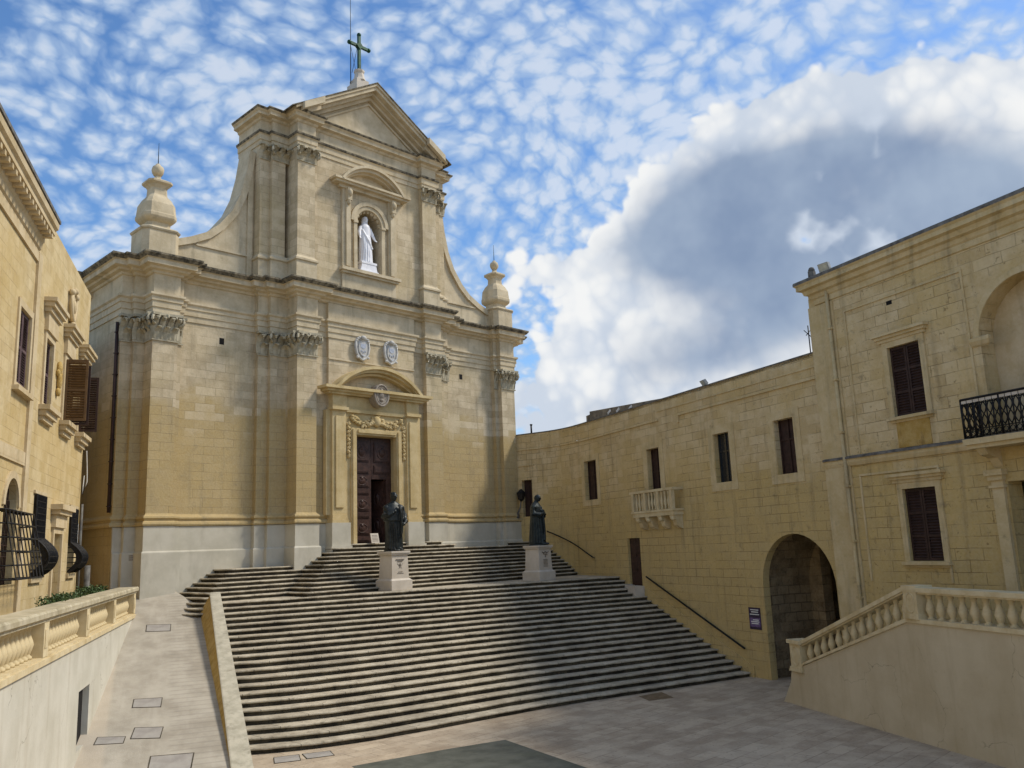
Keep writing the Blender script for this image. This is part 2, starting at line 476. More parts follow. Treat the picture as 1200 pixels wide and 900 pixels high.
def step_mat(name, c1, c2, dirt, k):
    m_, t = base_mat(name)
    O = t.n('ShaderNodeTexCoord').outputs['Object']
    x, y, z = t.xyz(O)
    uv = t.vec(x, t.m('ADD', t.m('DIVIDE', z, .152), .55), 0)
    br = t.n('ShaderNodeTexBrick', {'Vector': uv, 'Color1': (0, 0, 0), 'Color2': (1, 1, 1), 'Mortar': (.5, .5, .5), 'Scale': 1.0, 'Mortar Size': .012, 'Mortar Smooth': .3, 'Bias': 0, 'Brick Width': 1.45, 'Row Height': 1.0}, offset=.41)
    a = t.noise(O, 2.0, 4, .65)
    b = t.noise(O, 6.5, 5, .7)
    f = t.m('ADD', t.m('MULTIPLY', t.m('SUBTRACT', br.outputs[0], .5), .6), t.ramp(a, .32, .68))
    c = t.mix(t.m('MAXIMUM', t.m('MINIMUM', f, 1.0), 0.0), c1, c2)
    c = t.mix(t.m('MULTIPLY', t.ramp(b, .5, .72), k), c, dirt)
    big = t.noise(O, .45, 3, .5)
    c = t.mix(t.m('MULTIPLY', t.ramp(big, .5, .7), .35), c, dirt)
    c = t.mix(t.m('MULTIPLY', br.outputs[1], .6), c, (.03, .027, .02))
    finish(t, c, .88, t.m('ADD', t.noise(O, 16, 4, .68), t.m('MULTIPLY', br.outputs[1], -.8)), .45, .02, spec=.2)
    return m_
def plaster(name, c1, c2, stain):
    m_, t = base_mat(name)
    O = t.n('ShaderNodeTexCoord').outputs['Object']
    x, y, z = t.xyz(O)
    a = t.noise(O, .8, 5, .6)
    c = t.mix(t.ramp(a, .3, .7), c1, c2)
    st = t.noise(t.vec(t.m('MULTIPLY', t.m('ADD', x, y), 2.6), t.m('MULTIPLY', z, .22), 0), 1.0, 5, .65)
    c = t.mix(t.m('MULTIPLY', t.ramp(st, .5, .76), .4), c, stain)
    pt_ = t.n('ShaderNodeTexBrick', {'Vector': t.vec(t.m('ADD', x, t.m('MULTIPLY', a, .8)), z, 0), 'Color1': (0, 0, 0), 'Color2': (1, 1, 1), 'Mortar': (.5, .5, .5), 'Scale': 1.0, 'Mortar Size': .004, 'Mortar Smooth': .4, 'Bias': -.6, 'Brick Width': 2.7, 'Row Height': 1.1})
    c = t.mix(t.m('MULTIPLY', pt_.outputs[0], .16), c, stain)
    wv = t.n('ShaderNodeVectorMath', operation='ADD')
    t.put(wv.inputs[0], O); t.put(wv.inputs[1], t.scale(t.n('ShaderNodeTexNoise', {'Vector': O, 'Scale': 2.5, 'Detail': 4}).outputs[1], (.5, .5, .5)))
    cr_ = t.n('ShaderNodeTexVoronoi', {'Vector': wv.outputs[0], 'Scale': .55}, feature='DISTANCE_TO_EDGE')
    ck = t.m('MULTIPLY', t.m('SUBTRACT', 1.0, t.ramp(cr_.outputs[0], .0, .006)), t.ramp(t.noise(O, .6, 2, .5), .48, .6))
    c = t.mix(t.m('MULTIPLY', ck, .5), c, (.16, .13, .09))
    b = t.noise(O, 7, 5, .7)
    c = t.mix(t.m('MULTIPLY', t.ramp(b, .58, .78), .3), c, tuple(k * .6 for k in stain))
    finish(t, c, .9, t.m('ADD', t.noise(O, 5, 5, .65), t.m('MULTIPLY', ck, -.6)), .3, .02, spec=.15)
    return m_
M['grey_plaster'] = plaster('pale_grey_plaster', (.50, .475, .395), (.60, .575, .495), (.37, .32, .23))
M['beige_plaster'] = plaster('beige_plaster', (.50, .415, .275), (.59, .505, .355), (.36, .28, .165))
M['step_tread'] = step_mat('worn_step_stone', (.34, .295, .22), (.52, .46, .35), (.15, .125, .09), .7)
M['step_riser'] = step_mat('grimy_shaded_riser_stone', (.04, .034, .024), (.12, .10, .066), (.02, .017, .012), .85)  # riser grime, with the shadow under the nosings also put into the colour
M['parapet_top'] = plain('lichened_parapet_stone', (.37, .34, .26), (.5, .46, .36), 3.5, .9, bump=.4, stain=((.2, .18, .13), 3.6, .6))
M['ochre'] = plain('ochre_weathered_stone', (.42, .27, .07), (.5, .35, .13), 5, .95, bump=.6, stain=((.2, .12, .04), 4.5, .8), bdist=.04)
M['paving'] = ashlar('paving_slabs', (.33, .255, .18), (.47, .38, .275), (.15, .115, .08), .85, .42, dirt=(.22, .18, .15), dirt_amt=.75, blockvar=1.0, mort=.012, streak=0, bumpk=.5, flat=True, warm=((.5, .42, .32), .4))
M['old_parapet'] = plain('grey_old_parapet_stone', (.17, .145, .11), (.32, .27, .2), 3, .95, bump=.4, stain=((.08, .07, .055), 1.8, .7))
M['rubble'] = ashlar('shaded_passage_rubble', (.15, .105, .055), (.30, .225, .13), (.07, .05, .03), .5, .3, dirt=(.05, .04, .03), dirt_amt=.7, blockvar=1.0, mort=.02, bumpk=.9, pit=.6)  # rough stone coloured darker, the passage's shade sits in the colour
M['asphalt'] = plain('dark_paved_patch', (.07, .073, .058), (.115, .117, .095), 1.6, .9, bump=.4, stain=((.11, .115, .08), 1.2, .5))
M['metal_dark'] = plain('dark_iron', (.012, .012, .013), (.03, .028, .027), 9, .5, .6, .1)
M['shutter'] = plain('dark_brown_shutter_paint', (.028, .014, .011), (.05, .026, .02), 6, .6, bump=.1)
M['shutter_mauve'] = plain('faded_maroon_shutter_paint', (.075, .045, .05), (.13, .085, .085), 6, .65, bump=.1)
M['shutter_brown'] = plain('sunlit_brown_shutter_paint', (.10, .055, .022), (.15, .085, .035), 6, .6, bump=.1)
M['door'] = plain('dark_red_brown_door', (.035, .019, .015), (.07, .036, .028), 7, .45, bump=.12)
M['black'] = plain('unlit_interior', (.006, .005, .005), (.012, .01, .009), 2, .9, bump=0)
M['bronze'] = plain('dark_bronze', (.018, .02, .02), (.045, .048, .045), 6, .42, .55, .2, stain=((.05, .075, .07), 3, .5))
M['bronze_green'] = plain('verdigris_bronze', (.018, .024, .026), (.038, .05, .051), 6, .5, .4, .2, stain=((.02, .025, .025), 3, .6))
M['cross'] = plain('green_patinated_metal', (.006, .035, .018), (.012, .07, .036), 8, .5, .3, .2)
M['marble'] = plain('white_marble', (.74, .74, .78), (.82, .82, .85), 3, .45, bump=.05, stain=((.5, .5, .52), 4, .4))
M['crest'] = plain('greyish_carved_marble', (.42, .405, .375), (.56, .545, .51), 5, .7, bump=.2, stain=((.28, .28, .3), 6, .6))
M['pedestal'] = plain('cream_pedestal_stone', (.50, .44, .36), (.58, .52, .44), 1.8, .7, bump=.08, stain=((.4, .34, .26), 2, .4))
M['engraved'] = plain('engraved_dark_letters', (.14, .12, .1), (.2, .17, .14), 8, .9)
M['medal'] = plain('grey_medallion_stone', (.24, .2, .16), (.36, .31, .25), 8, .8, bump=.4, stain=((.12, .1, .09), 6, .6))
M['glass'] = plain('dark_window_glass', (.012, .014, .018), (.02, .022, .026), 2, .12, 0, 0, spec=.6)
M['lamp'] = plain('grey_lamp_housing', (.3, .3, .29), (.42, .42, .4), 6, .5, .3, .1)
M['lampglass'] = plain('floodlight_glass', (.4, .42, .38), (.55, .57, .5), 10, .2, .2, .1, spec=.6)
M['white'] = plain('white_paint', (.7, .7, .68), (.78, .78, .76), 5, .6)
M['poster_purple'] = plain('purple_poster_print', (.10, .06, .15), (.2, .13, .26), 9, .6)
M['poster_dark'] = plain('dark_poster_print', (.035, .02, .04), (.06, .04, .07), 9, .6)
M['leaf'] = plain('hedge_leaf', (.02, .045, .012), (.06, .10, .03), 14, .6, bump=0)
M['leaf2'] = plain('hedge_leaf_pale', (.06, .11, .03), (.10, .15, .05), 14, .6, bump=0)
M['inscr'] = plain('blue_grey_ink', (.32, .36, .44), (.46, .49, .56), 9, .6)
M['cable'] = plain('pale_cable', (.4, .38, .34), (.5, .48, .44), 5, .6)

# ------------------------------------------------------------------ setting: ground, ramp, terrace
RS = .152                                              # riser
def sp(s_, p_): return (p_ * .92 + s_ * .39, -p_ * .39 + s_ * .92)
g = MB()
g.quad((-300, -300, 0), (300, -300, 0), (300, 300, 0), (-300, 300, 0))
tag(g.build('plaza', M['paving'], recalc=False), kind='structure')
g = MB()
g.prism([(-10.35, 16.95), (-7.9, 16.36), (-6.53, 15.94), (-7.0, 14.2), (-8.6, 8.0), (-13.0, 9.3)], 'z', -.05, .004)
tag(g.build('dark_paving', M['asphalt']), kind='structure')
def rz_(x, y): return .18 + .288 * (.39 * x + .92 * y - 13.3)
g = MB()
rp = [sp(11.2, -24.5), sp(11.2, -18.3), sp(22.4, -18.3), (-8.3, 28.6), (-8.3, 31.2), (-12.2, 31.2), (-14.2, 28.5)]
N = 12
g.add([(x, y, rz_(x, y)) for x, y in rp], [tuple(range(len(rp)))])
mr, t = base_mat('ramp_concrete')
O = t.n('ShaderNodeTexCoord').outputs['Object']
x_, y_, z_ = t.xyz(O)
s_ = t.m('ADD', t.m('MULTIPLY', x_, .39), t.m('MULTIPLY', y_, .92))
p_ = t.m('SUBTRACT', t.m('MULTIPLY', x_, .92), t.m('MULTIPLY', y_, .39))
a = t.noise(O, 1.3, 6, .62)
b = t.noise(t.vec(t.m('MULTIPLY', s_, .25), t.m('MULTIPLY', p_, 1.6), 0), 1.0, 4, .6)
c = t.mix(t.ramp(a, .3, .7), (.31, .275, .22), (.43, .39, .32))
c = t.mix(t.m('MULTIPLY', t.ramp(b, .45, .75), .5), c, (.5, .455, .38))
groove = t.m('SINE', t.m('MULTIPLY', s_, 26.0))
gm = t.ramp(p_, -19.95, -19.8)
c = t.mix(t.m('MULTIPLY', t.m('MULTIPLY', t.ramp(groove, .55, .95), gm), .22), c, (.16, .14, .12))
edge = t.m('SUBTRACT', 1.0, t.ramp(p_, -21.35, -21.2))
c = t.mix(t.m('MULTIPLY', edge, .5), c, (.52, .44, .34))
finish(t, c, .9, t.m('ADD', t.m('MULTIPLY', groove, t.m('MULTIPLY', gm, .18)), t.noise(O, 22, 5, .65)), .4, .02)
tag(g.build('ramp', mr), kind='structure')
g = MB()
g.add([(-23.4, 6, 2.6), (-10.75, 29.1, 3.0), (-10.2, 31.2, 3.58), (-9.6, 60, 3.9), (-14, 60, 3.9), (-14, 30.4, 3.45), (-24.5, 9, 3.0)],
      [(0, 1, 5, 6), (1, 2, 5), (2, 3, 4, 5)])
tag(g.build('terrace_floor', M['paving']), kind='structure')

# ------------------------------------------------------------------ the great staircase
stairs = empty('stone_staircase', (-1.5, 23, 0))
tag(stairs, 'wide flight of dark worn stone steps climbing from the plaza to the church door', 'staircase')
OFF = Vector((1.5, -23, 0))
def step_mesh(front, back, z0, z1, closed_sides=True):
    """front: polyline of the tread edge, back: polyline closing the outline (same winding)"""
    mb = MB()
    jit = [Vector(p) for p in front]
    # densify and roughen the edge a little
    P_ = []
    for i in range(len(jit) - 1):
        d = (jit[i + 1] - jit[i]).length
        k = max(1, int(d / .3))
        for j in range(k): P_.append(jit[i].lerp(jit[i + 1], j / k))
    P_.append(jit[-1])
    rnd = random.Random(int(z1 * 1000))
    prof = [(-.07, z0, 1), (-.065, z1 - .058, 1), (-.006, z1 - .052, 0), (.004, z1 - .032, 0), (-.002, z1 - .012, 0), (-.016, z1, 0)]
    n = len(P_)
    nr = []
    for i in range(n):
        a_ = P_[max(i - 1, 0)]; b_ = P_[min(i + 1, n - 1)]
        d = (b_ - a_).normalized()
        nr.append(Vector((d.y, -d.x)))
    rows = []
    wob = [(rnd.uniform(-.012, .010) - (.03 if rnd.random() < .06 else 0), rnd.uniform(-.011, .005)) for _ in range(n)]
    for o, z, _ in prof:
        rows.append([(P_[i].x + nr[i].x * (o + wob[i][0]), P_[i].y + nr[i].y * (o + wob[i][0]), z + (wob[i][1] if z > z0 + .01 else 0)) for i in range(n)])
    V = [v for r_ in rows for v in r_]
    for j in range(len(prof) - 1):
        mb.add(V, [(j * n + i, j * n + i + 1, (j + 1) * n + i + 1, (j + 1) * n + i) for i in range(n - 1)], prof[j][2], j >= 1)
        V = [] if False else V
    top = rows[-1] + [(p[0], p[1], z1) for p in back]
    mb.add(top, [tuple(range(len(top)))], 0)
    low = [(p[0], p[1], z0) for p in back]
    ring_t = [rows[-1][-1]] + [(p[0], p[1], z1) for p in back] + [rows[-1][0]]
    ring_b = [rows[0][-1]] + low + [rows[0][0]]
    for i in range(len(ring_t) - 1):
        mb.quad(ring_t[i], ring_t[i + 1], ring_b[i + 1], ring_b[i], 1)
    mb.v = [(x + OFF.x, y + OFF.y, z) for x, y, z in mb.v]
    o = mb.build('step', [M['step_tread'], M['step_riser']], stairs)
    return o
BOT = [(-11.35, 20.05), (-10.26, 19.31), (-8.9, 18.76), (-7.0, 18.38), (-4.83, 18.06), (-2.38, 17.66), (0.03, 17.02), (2.69, 16.3), (5.6, 15.55)]
TOP = [(-8.1, 27.62), (-7.2, 27.4), (-5.8, 27.03), (-3.9, 26.5), (-1.7, 25.95), (.7, 25.38), (3.2, 24.8), (5.9, 24.1), (8.9, 23.3)]
for k in range(1, 22):
    f = (k - 1) / 20
    fr = []
    for (a, b), (c, d) in zip(BOT, TOP):
        fr.append((a + (c - a) * f, b + (d - b) * f))
    # smooth the S-curve
    sm = []
    for i in range(len(fr) - 1):
        p0 = Vector(fr[max(i - 1, 0)]); p1 = Vector(fr[i]); p2 = Vector(fr[i + 1]); p3 = Vector(fr[min(i + 2, len(fr) - 1)])
        for q in range(4):
            u = q / 4
            sm.append(.5 * ((2 * p1) + (p2 - p0) * u + (2 * p0 - 5 * p1 + 4 * p2 - p3) * u * u + (3 * p1 - p0 - 3 * p2 + p3) * u ** 3))
    sm.append(Vector(fr[-1]))
    dd = Vector((.375, .927)) * (1.2 if k < 21 else 4.0)
    if k < 21:
        back = [(sm[-1] + dd), (sm[0] + dd)]
    else:
        back = [Vector((10.2, 27.0)), Vector((10.2, 29.0)), Vector((-7.2, 29.4)), Vector((-8.2, 28.6))]
    step_mesh([tuple(p) for p in sm], [tuple(p) for p in back], (k - 1) * RS - .02, k * RS)
for k in range(19, 34):
    z0, z1 = (k - 1) * RS - .03, k * RS
    Y = 29.75 - .24 * (33 - k)
    yl = 29.9 - .24 * (28 - k)
    uL = -6.75 - .26 * (28 - k)
    cl = -2.2 - .27 * (33 - k)
    wall = 31.15
    if k >= 22:
        if k >= 31:
            ur = 3.5 + .55 * (33 - k)
            fr = [(cl, wall), (cl, Y), (ur, Y), (ur, wall)] if k > 28 else None
            step_mesh([(cl, 30.35), (cl, Y), (ur, Y), (ur, 30.2)], [(ur, 30.6), (cl, 30.6)], z0, z1)
        elif k > 28:
            step_mesh([(cl, 30.35), (cl, Y), (10.4, Y)], [(10.4, 31.1), (cl, 31.1)], z0, z1)
        else:
            step_mesh([(uL, 31.1), (uL, yl), (cl, yl), (cl, Y), (10.4, Y)], [(10.4, 31.1)], z0, z1)
    else:
        step_mesh([(uL + .1, 30.4), (uL, yl + .6), (uL + .25, yl + .12), (uL + .6, yl), (-7.95, yl)], [(-7.9, 28.9), (-7.9, 30.4)], z0, z1)
# upper right corner landing beside the church
step_mesh([(5.3, 31.1), (5.3, 29.35), (10.4, 29.2)], [(10.4, 31.1)], 30 * RS - .03, 31 * RS)
step_mesh([(8.4, 31.1), (8.4, 30.2), (10.4, 30.05)], [(10.4, 31.1)], 31 * RS - .03, 32 * RS)

# parapet along the left edge of the steps
par = empty('parapet_wall', (*sp(17.5, -18.45), 0))
tag(par, 'low sloping stone parapet with ochre side between the ramp and the steps', 'parapet')
po = Vector((*sp(17.5, -18.45), 0))
g = MB()
secs = []
for i in range(25):
    s_ = 10.9 + (22.7 - 10.9) * i / 24
    f = (s_ - 12.5) / 10.1
    pl, pr = -18.62 + .02 * f, -18.17 - .12 * f
    zt = .02 + (s_ - 12.5) * .345
    zt += noise.noise(Vector((s_ * 2.1, 0, 0))) * .015
    secs.append((s_, pl, pr, zt))
V = []
for s_, pl, pr, zt in secs:
    for p, z in ((pl - .3, zt - .62), (pl - .02, zt - .1), (pl - .03, zt - .09), (pl - .03, zt - .01), (pl, zt), (pr, zt), (pr, zt - .9)):
        x, y = sp(s_, p)
        V.append((x - po.x, y - po.y, z))
for i in range(24):
    for j in range(6):
        a = i * 7 + j
        g.add(V, [(a, a + 1, a + 8, a + 7)], 1 if j == 0 else 0)
g.add(V[-7:], [tuple(range(7))], 0)
g.add(V[:7], [tuple(range(7))], 0)
g.build('wall', [M['parapet_top'], M['ochre']], par)

# ------------------------------------------------------------------ church
church = empty('church', (0, 30, 0), PI)               # local x = image left, local y = out of the front, z up
tag(church, 'tall baroque limestone church with a pedimented front, volutes and a tall dark red door', 'church')
def sym(half):
    """half path for x>0, from the middle out -> whole path in +x order"""
    return [(-x, y) for x, y in reversed(half)] + list(half)
TAIL = [(8.3, -1.2), (8.3, -.95), (8.55, -.95), (8.55, -.7), (9.5, -.7), (9.5, -1.4), (9.9, -1.4), (9.9, -1.6), (10.3, -1.6), (10.3, -16)]
MIDD = [(3.87, 0), (3.87, -.76), (4.65, -.76), (4.65, -.96), (5.1, -.96), (5.1, -1.2)]
wallhalf = [(2.3, -.1), (2.3, -.25), (2.95, -.25), (2.95, 0)] + MIDD + TAIL
corhalf = [(2.95, -.18), (2.95, 0)] + MIDD + TAIL
ZT = 13.68
g = MB()
for sg in (1, -1):
    g.prism([(sg * x, y) for x, y in wallhalf[1:] + [(2.3, -16)]], 'z', 1.5, ZT + 1.55)
    g.quad((sg * 2.3, -.1, 4.6), (sg * 2.3, -.2501, 4.6), (sg * 2.3, -.2501, ZT + 1.55), (sg * 2.3, -.1, ZT + 1.55))
g.walls(-2.3, 2.3, 4.6, ZT + 1.55, -.1, .75, [(-1.06, 1.06, 4.6, 9.55)])
g.box(-2.29, 2.29, -15.9, -3.4, 1.5, ZT + 1.54)
g.prism(sym(corhalf), 'z', ZT + 1.55, ZT + 2.1)
g.build('wall', M['church'], church)
g = MB()                                               # dark nave behind the open leaf
g.box(-1.5, 1.5, -3.3, -3.25, 4.6, 9.8)
g.box(-2.2, -1.06, -3.3, -.86, 4.6, 9.8); g.box(1.06, 2.2, -3.3, -.86, 4.6, 9.8)
g.box(-1.06, 1.06, -3.3, -.86, 9.56, 9.8)
g.box(-1.06, 1.06, -3.3, -.0, 4.9, 33 * RS + .004)
g.build('entrance_hall', M['black'], church)
def half_paths(half):                                  # two separate paths (door left free)
    return [[(-x, y) for x, y in reversed(half)], list(half)]
for pth in half_paths(wallhalf[:-1]):
    g = MB()
    g.sweep(pth, [(.15, 1.5), (.15, 4.93), (.13, 4.97), (.09, 4.99), (.09, 5.86), (.04, 5.87), (0, 5.9)])
    g.build('plinth', M['plinth'], church)
for pth in half_paths(wallhalf):
    g = MB()
    g.sweep(pth, [(.0, 5.88), (.13, 5.88), (.15, 5.94), (.13, 6.01), (.06, 6.05), (.06, 6.1), (.11, 6.15), (.1, 6.21), (.03, 6.27), (0, 6.32)])
    g.build('base_moulding', M['church_trim'], church)
g = MB()
g.sweep(sym(wallhalf), [(0, ZT), (.04, ZT), (.04, ZT + .22), (.08, ZT + .24), (.08, ZT + .46), (.12, ZT + .48), (.12, ZT + .62), (.19, ZT + .68), (.19, ZT + .76), (.03, ZT + .79), (.03, ZT + 1.52)])
g.build('entablature', M['church_trim'], church)
CORN = [(.0, ZT + 1.5), (.1, ZT + 1.54), (.13, ZT + 1.62), (.27, ZT + 1.66), (.3, ZT + 1.74), (.48, ZT + 1.77), (.48, ZT + 1.95), (.54, ZT + 1.98), (.6, ZT + 2.06), (.64, ZT + 2.1), (.64, ZT + 2.17), (-.2, ZT + 2.26)]
g = MB()
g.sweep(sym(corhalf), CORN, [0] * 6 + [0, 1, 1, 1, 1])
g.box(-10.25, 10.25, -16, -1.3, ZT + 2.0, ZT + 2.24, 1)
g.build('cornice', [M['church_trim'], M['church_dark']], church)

def leaf(mb, base, out, side, wd, ht, proj):
    """one curling acanthus leaf"""
    base, out, side = Vector(base), Vector(out), Vector(side)
    up = Vector((0, 0, 1))
    zz = [0, .3, .6, .85, 1.0, .93, .8]
    oo = [.0, .05, .14, .45, .85, 1.05, .95]
    ww = [.8, 1.0, .95, .8, .6, .42, .15]
    V = []
    for z, o, w_ in zip(zz, oo, ww):
        c_ = base + up * z * ht + out * (o * proj + .01)
        V += [c_ - side * w_ * wd / 2, c_ - side * w_ * wd * .25 + out * .018, c_ + out * .035, c_ + side * w_ * wd * .25 + out * .018, c_ + side * w_ * wd / 2]
    fs = []
    for j in range(6):
        for i in range(4):
            fs.append((j * 5 + i, j * 5 + i + 1, j * 5 + i + 6, j * 5 + i + 5))
    mb.add(V, fs, 0, False)
def scroll(mb, c, out, up_, r, th):
    c, out = Vector(c), Vector(out)
    pts = []
    for i in range(15):
        a = -PI / 2 + i * .62
        rr = r * (1 - i / 17)
        pts.append(c + out * math.cos(a) * rr + Vector((0, 0, 1)) * math.sin(a) * rr)
    mb.tube(pts, [th * (1 - i / 24) for i in range(15)], 5)
def capital_face(mb, a, b, out, z0, z1, corners=(True, True)):
    a, b, out = Vector((*a, 0)), Vector((*b, 0)), Vector((*out, 0))
    L = (b - a).length
    d = (b - a).normalized()
    hh = z1 - z0
    n = max(1, round(L / .36))
    for i in range(n):
        leaf(mb, a + d * L * (i + .5) / n + Vector((0, 0, z0 + .06)), out, d, L / n * .84, hh * .44, .26)
    for i in range(n + 1):
        k = min(max(L * i / n, .06), L - .06)
        leaf(mb, a + d * k + Vector((0, 0, z0 + .08)) - out * .005, out, d, L / n * .76, hh * .76, .34)
    for i in range(n):
        c_ = a + d * L * (i + .5) / n
        for sg in (1, -1):
            pts = []
            for j in range(9):
                u_ = j / 8
                pts.append(c_ + d * sg * L / n * (.06 + .4 * math.sin(u_ * 1.9)) + out * (.04 + .2 * u_ ** 1.5) + Vector((0, 0, z0 + hh * (.42 + .42 * math.sin(u_ * 2.3)))))
            mb.tube(pts, [.028 + .012 * (j / 8) for j in range(9)], 5)
        mb.ball(c_ + out * .2 + Vector((0, 0, z0 + hh * .86)), (.05, .05, .06), 6, 5)
    if L > .5:
        for k, on in ((0, corners[0]), (L, corners[1])):
            if on:
                sg = -1 if k == 0 else 1
                scroll(mb, a + d * (k - sg * .0) + out * .12 + Vector((0, 0, z1 - .24)), (out + d * sg).normalized(), None, .2, .065)
        mb.ball(a + d * L / 2 + out * .16 + Vector((0, 0, z1 - .09)), (.08, .08, .08), 7, 5)
def capital(z0, z1, faces, parent, abh=.1):
    mb = MB()
    for a, b, out in faces:
        capital_face(mb, a, b, out, z0, z1)
        d = (Vector(b) - Vector(a)).normalized()
        o_ = Vector(out)
        A_, B_ = Vector(a) - d * .1, Vector(b) + d * .1
        q = [A_, B_, B_ + o_ * .26, (A_ + B_) / 2 + o_ * .17, A_ + o_ * .26]
        mb.prism([tuple(p) for p in q], 'z', z1 - abh, z1 - .004)
        q = [A_ + d * .04, B_ - d * .04, B_ - d * .04 + o_ * .05, A_ + d * .04 + o_ * .05]
        mb.prism([tuple(p) for p in q], 'z', z0, z0 + .055)
    mb.build('capital', M['capital'], parent)
for sg in (1, -1):
    def mx(p): return (p[0] * sg, p[1])
    def F(a, b, o_): 
        return (mx(a), mx(b), mx(o_))
    capital(12.7, ZT, [F((2.95, 0), (3.87, 0), (0, 1)), F((3.87, 0), (3.87, -.76), (1, 0)), F((3.87, -.76), (4.65, -.76), (0, 1)), F((4.65, -.96), (5.1, -.96), (0, 1))], church)
    capital(12.65, ZT, [F((8.55, -.7), (9.5, -.7), (0, 1)), F((9.5, -.7), (9.5, -1.4), (1, 0)), F((9.5, -1.4), (9.9, -1.4), (0, 1)), F((9.9, -1.6), (10.3, -1.6), (0, 1)), F((8.3, -.95), (8.55, -.95), (0, 1))], church)
# necking ring between pier and bay, small square vent holes in the bays
for x in (6.55, -6.2):
    g = MB()
    g.box(x - .1, x + .1, -1.3, -1.196, 12.98, 13.24)
    g.build('vent_hole', M['black'], church)
g = MB()                                               # thin string lines over the portal panel
g.box(-2.3, 2.3, -.1, -.05, 12.74, 12.8)
g.build('panel_moulding', M['church_trim'], church)

# upper storey
Z2 = ZT + 2.2
uphalf = [(3.0, -.35), (3.0, -.1), (3.85, -.1), (3.85, -.8), (4.65, -.8), (4.65, -1.0), (5.1, -1.0), (5.1, -2.9)]
g = MB()
for sg in (1, -1):
    g.prism([(sg * x, y) for x, y in uphalf[:3] + [(3.85, -1.9), (4.03, -1.9), (4.03, -.8)] + uphalf[4:] + [(3.0, -2.9)]], 'z', Z2 - .05, 21.3)
    g.prism([(sg * x, y) for x, y in uphalf + [(3.0, -2.9)]], 'z', 21.302, 23.45)
g.walls(-3.0, 3.0, Z2 - .05, 23.45, -.35, .7, [], arches=[(-.66, .66, 17.05, 19.35)])
g.box(-2.99, 2.99, -2.89, -1.9, Z2 - .05, 23.44)
g.build('upper_wall', M['church'], church)
g = MB()                                               # niche shell
N = 14
for j in range(10):
    pass
ring = [(.72 * math.cos(PI * k / N), -.5 - 1.15 * math.sin(PI * k / N)) for k in range(N + 1)]
for k in range(N):
    (a, b), (c, d) = ring[k], ring[k + 1]
    g.quad((a, b, 17.05), (c, d, 17.05), (c, d, 19.35), (a, b, 19.35))
for j in range(6):
    t0, t1 = j * PI / 12, (j + 1) * PI / 12
    for k in range(N):
        q = []
        for tt, kk in ((t0, k), (t0, k + 1), (t1, k + 1), (t1, k)):
            q.append((.72 * math.cos(PI * kk / N) * math.cos(tt), -.5 - 1.15 * math.sin(PI * kk / N) * math.cos(tt), 19.35 + .72 * math.sin(tt)))
        g.quad(*q)
g.quad((-.8, -.3, 17.05), (.8, -.3, 17.05), (.8, -1.7, 17.05), (-.8, -1.7, 17.05))
for k in range(9):                                     # scalloped shell lip
    a = PI * (k + .5) / 9
    g.ball((.66 * math.cos(a), -.42, 19.35 + .66 * math.sin(a)), (.11, .08, .11), 8, 6)
g.build('niche', M['church'], church)
for pth in half_paths([(3.0, -.35)] + uphalf[1:]):
    g = MB()
    g.sweep(pth, [(.07, Z2 - .1), (.07, 16.78), (.13, 16.82), (.13, 16.9), (.04, 16.98), (0, 17.05)])
    g.build('upper_base', M['church_trim'], church)
g = MB()
UA = 21.94
up_ent = [(0, UA), (.04, UA), (.04, UA + .2), (.08, UA + .22), (.08, UA + .44), (.16, UA + .52), (.16, UA + .6), (.02, UA + .63), (.02, UA + 1.1)]
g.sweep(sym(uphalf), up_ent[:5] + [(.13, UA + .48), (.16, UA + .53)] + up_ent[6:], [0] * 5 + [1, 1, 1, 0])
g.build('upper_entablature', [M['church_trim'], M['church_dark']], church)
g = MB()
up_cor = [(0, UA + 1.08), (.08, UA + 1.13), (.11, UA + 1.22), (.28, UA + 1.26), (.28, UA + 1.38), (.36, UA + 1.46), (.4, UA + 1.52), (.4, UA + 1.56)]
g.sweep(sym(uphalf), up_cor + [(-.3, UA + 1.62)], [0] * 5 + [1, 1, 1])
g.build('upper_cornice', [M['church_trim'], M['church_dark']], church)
for sg in (1, -1):
    def F(a, b, o_): return ((a[0] * sg, a[1]), (b[0] * sg, b[1]), (o_[0] * sg, o_[1]))
    capital(21.28, UA, [F((3.0, -.1), (3.85, -.1), (0, 1)), F((3.85, -.8), (4.65, -.8), (0, 1)), F((4.65, -1.0), (5.1, -1.0), (0, 1))], church, .07)
# pediment
g = MB()
ZP = UA + 1.5
apex, hw = 26.1, 4.35
g.prism([(-3.9, ZP - .1), (3.9, ZP - .1), (0, apex - .5)], 'y', -2.0, -.32)
def rake(w_out, d0, d1, y0, y1, xa=None):
    """sloping band on both sides, d0..d1 measured down from the top line"""
    sl = (apex - ZP) / hw
    for sg in (1, -1):
        pts = []
        for x in ((0, min(hw, (apex - d1 - ZP + .06) / sl)) if xa is None else (xa[0], min(xa[1], (apex - d1 - ZP + .06) / sl))):
            pts.append((sg * x, apex - sl * x))
        (xa_, za), (xb, zb) = pts
        d0 = d0 + (.003 if d0 else 0)
        g.prism([(xa_, za - d0), (xb, zb - d0), (xb, zb - d1), (xa_, za - d1)], 'y', y0, y1)
rake(0, .0, .12, -2.0, .42)
rake(0, .12, .3, -2.0, .34)
rake(0, .3, .45, -2.0, .1)
rake(0, .45, .62, -2.0, -.12)
rake(0, .0, .3, .42, .62, (2.95, 4.45))
rake(0, .3, .5, .1, .3, (2.95, 4.2))
rake(0, .75, .84, -.32, -.24, (0, 3.4))
g.box(-3.3, 3.3, -.32, -.24, ZP + .2, ZP + .27)
g.build('pediment', M['pediment'], church)
g = MB()
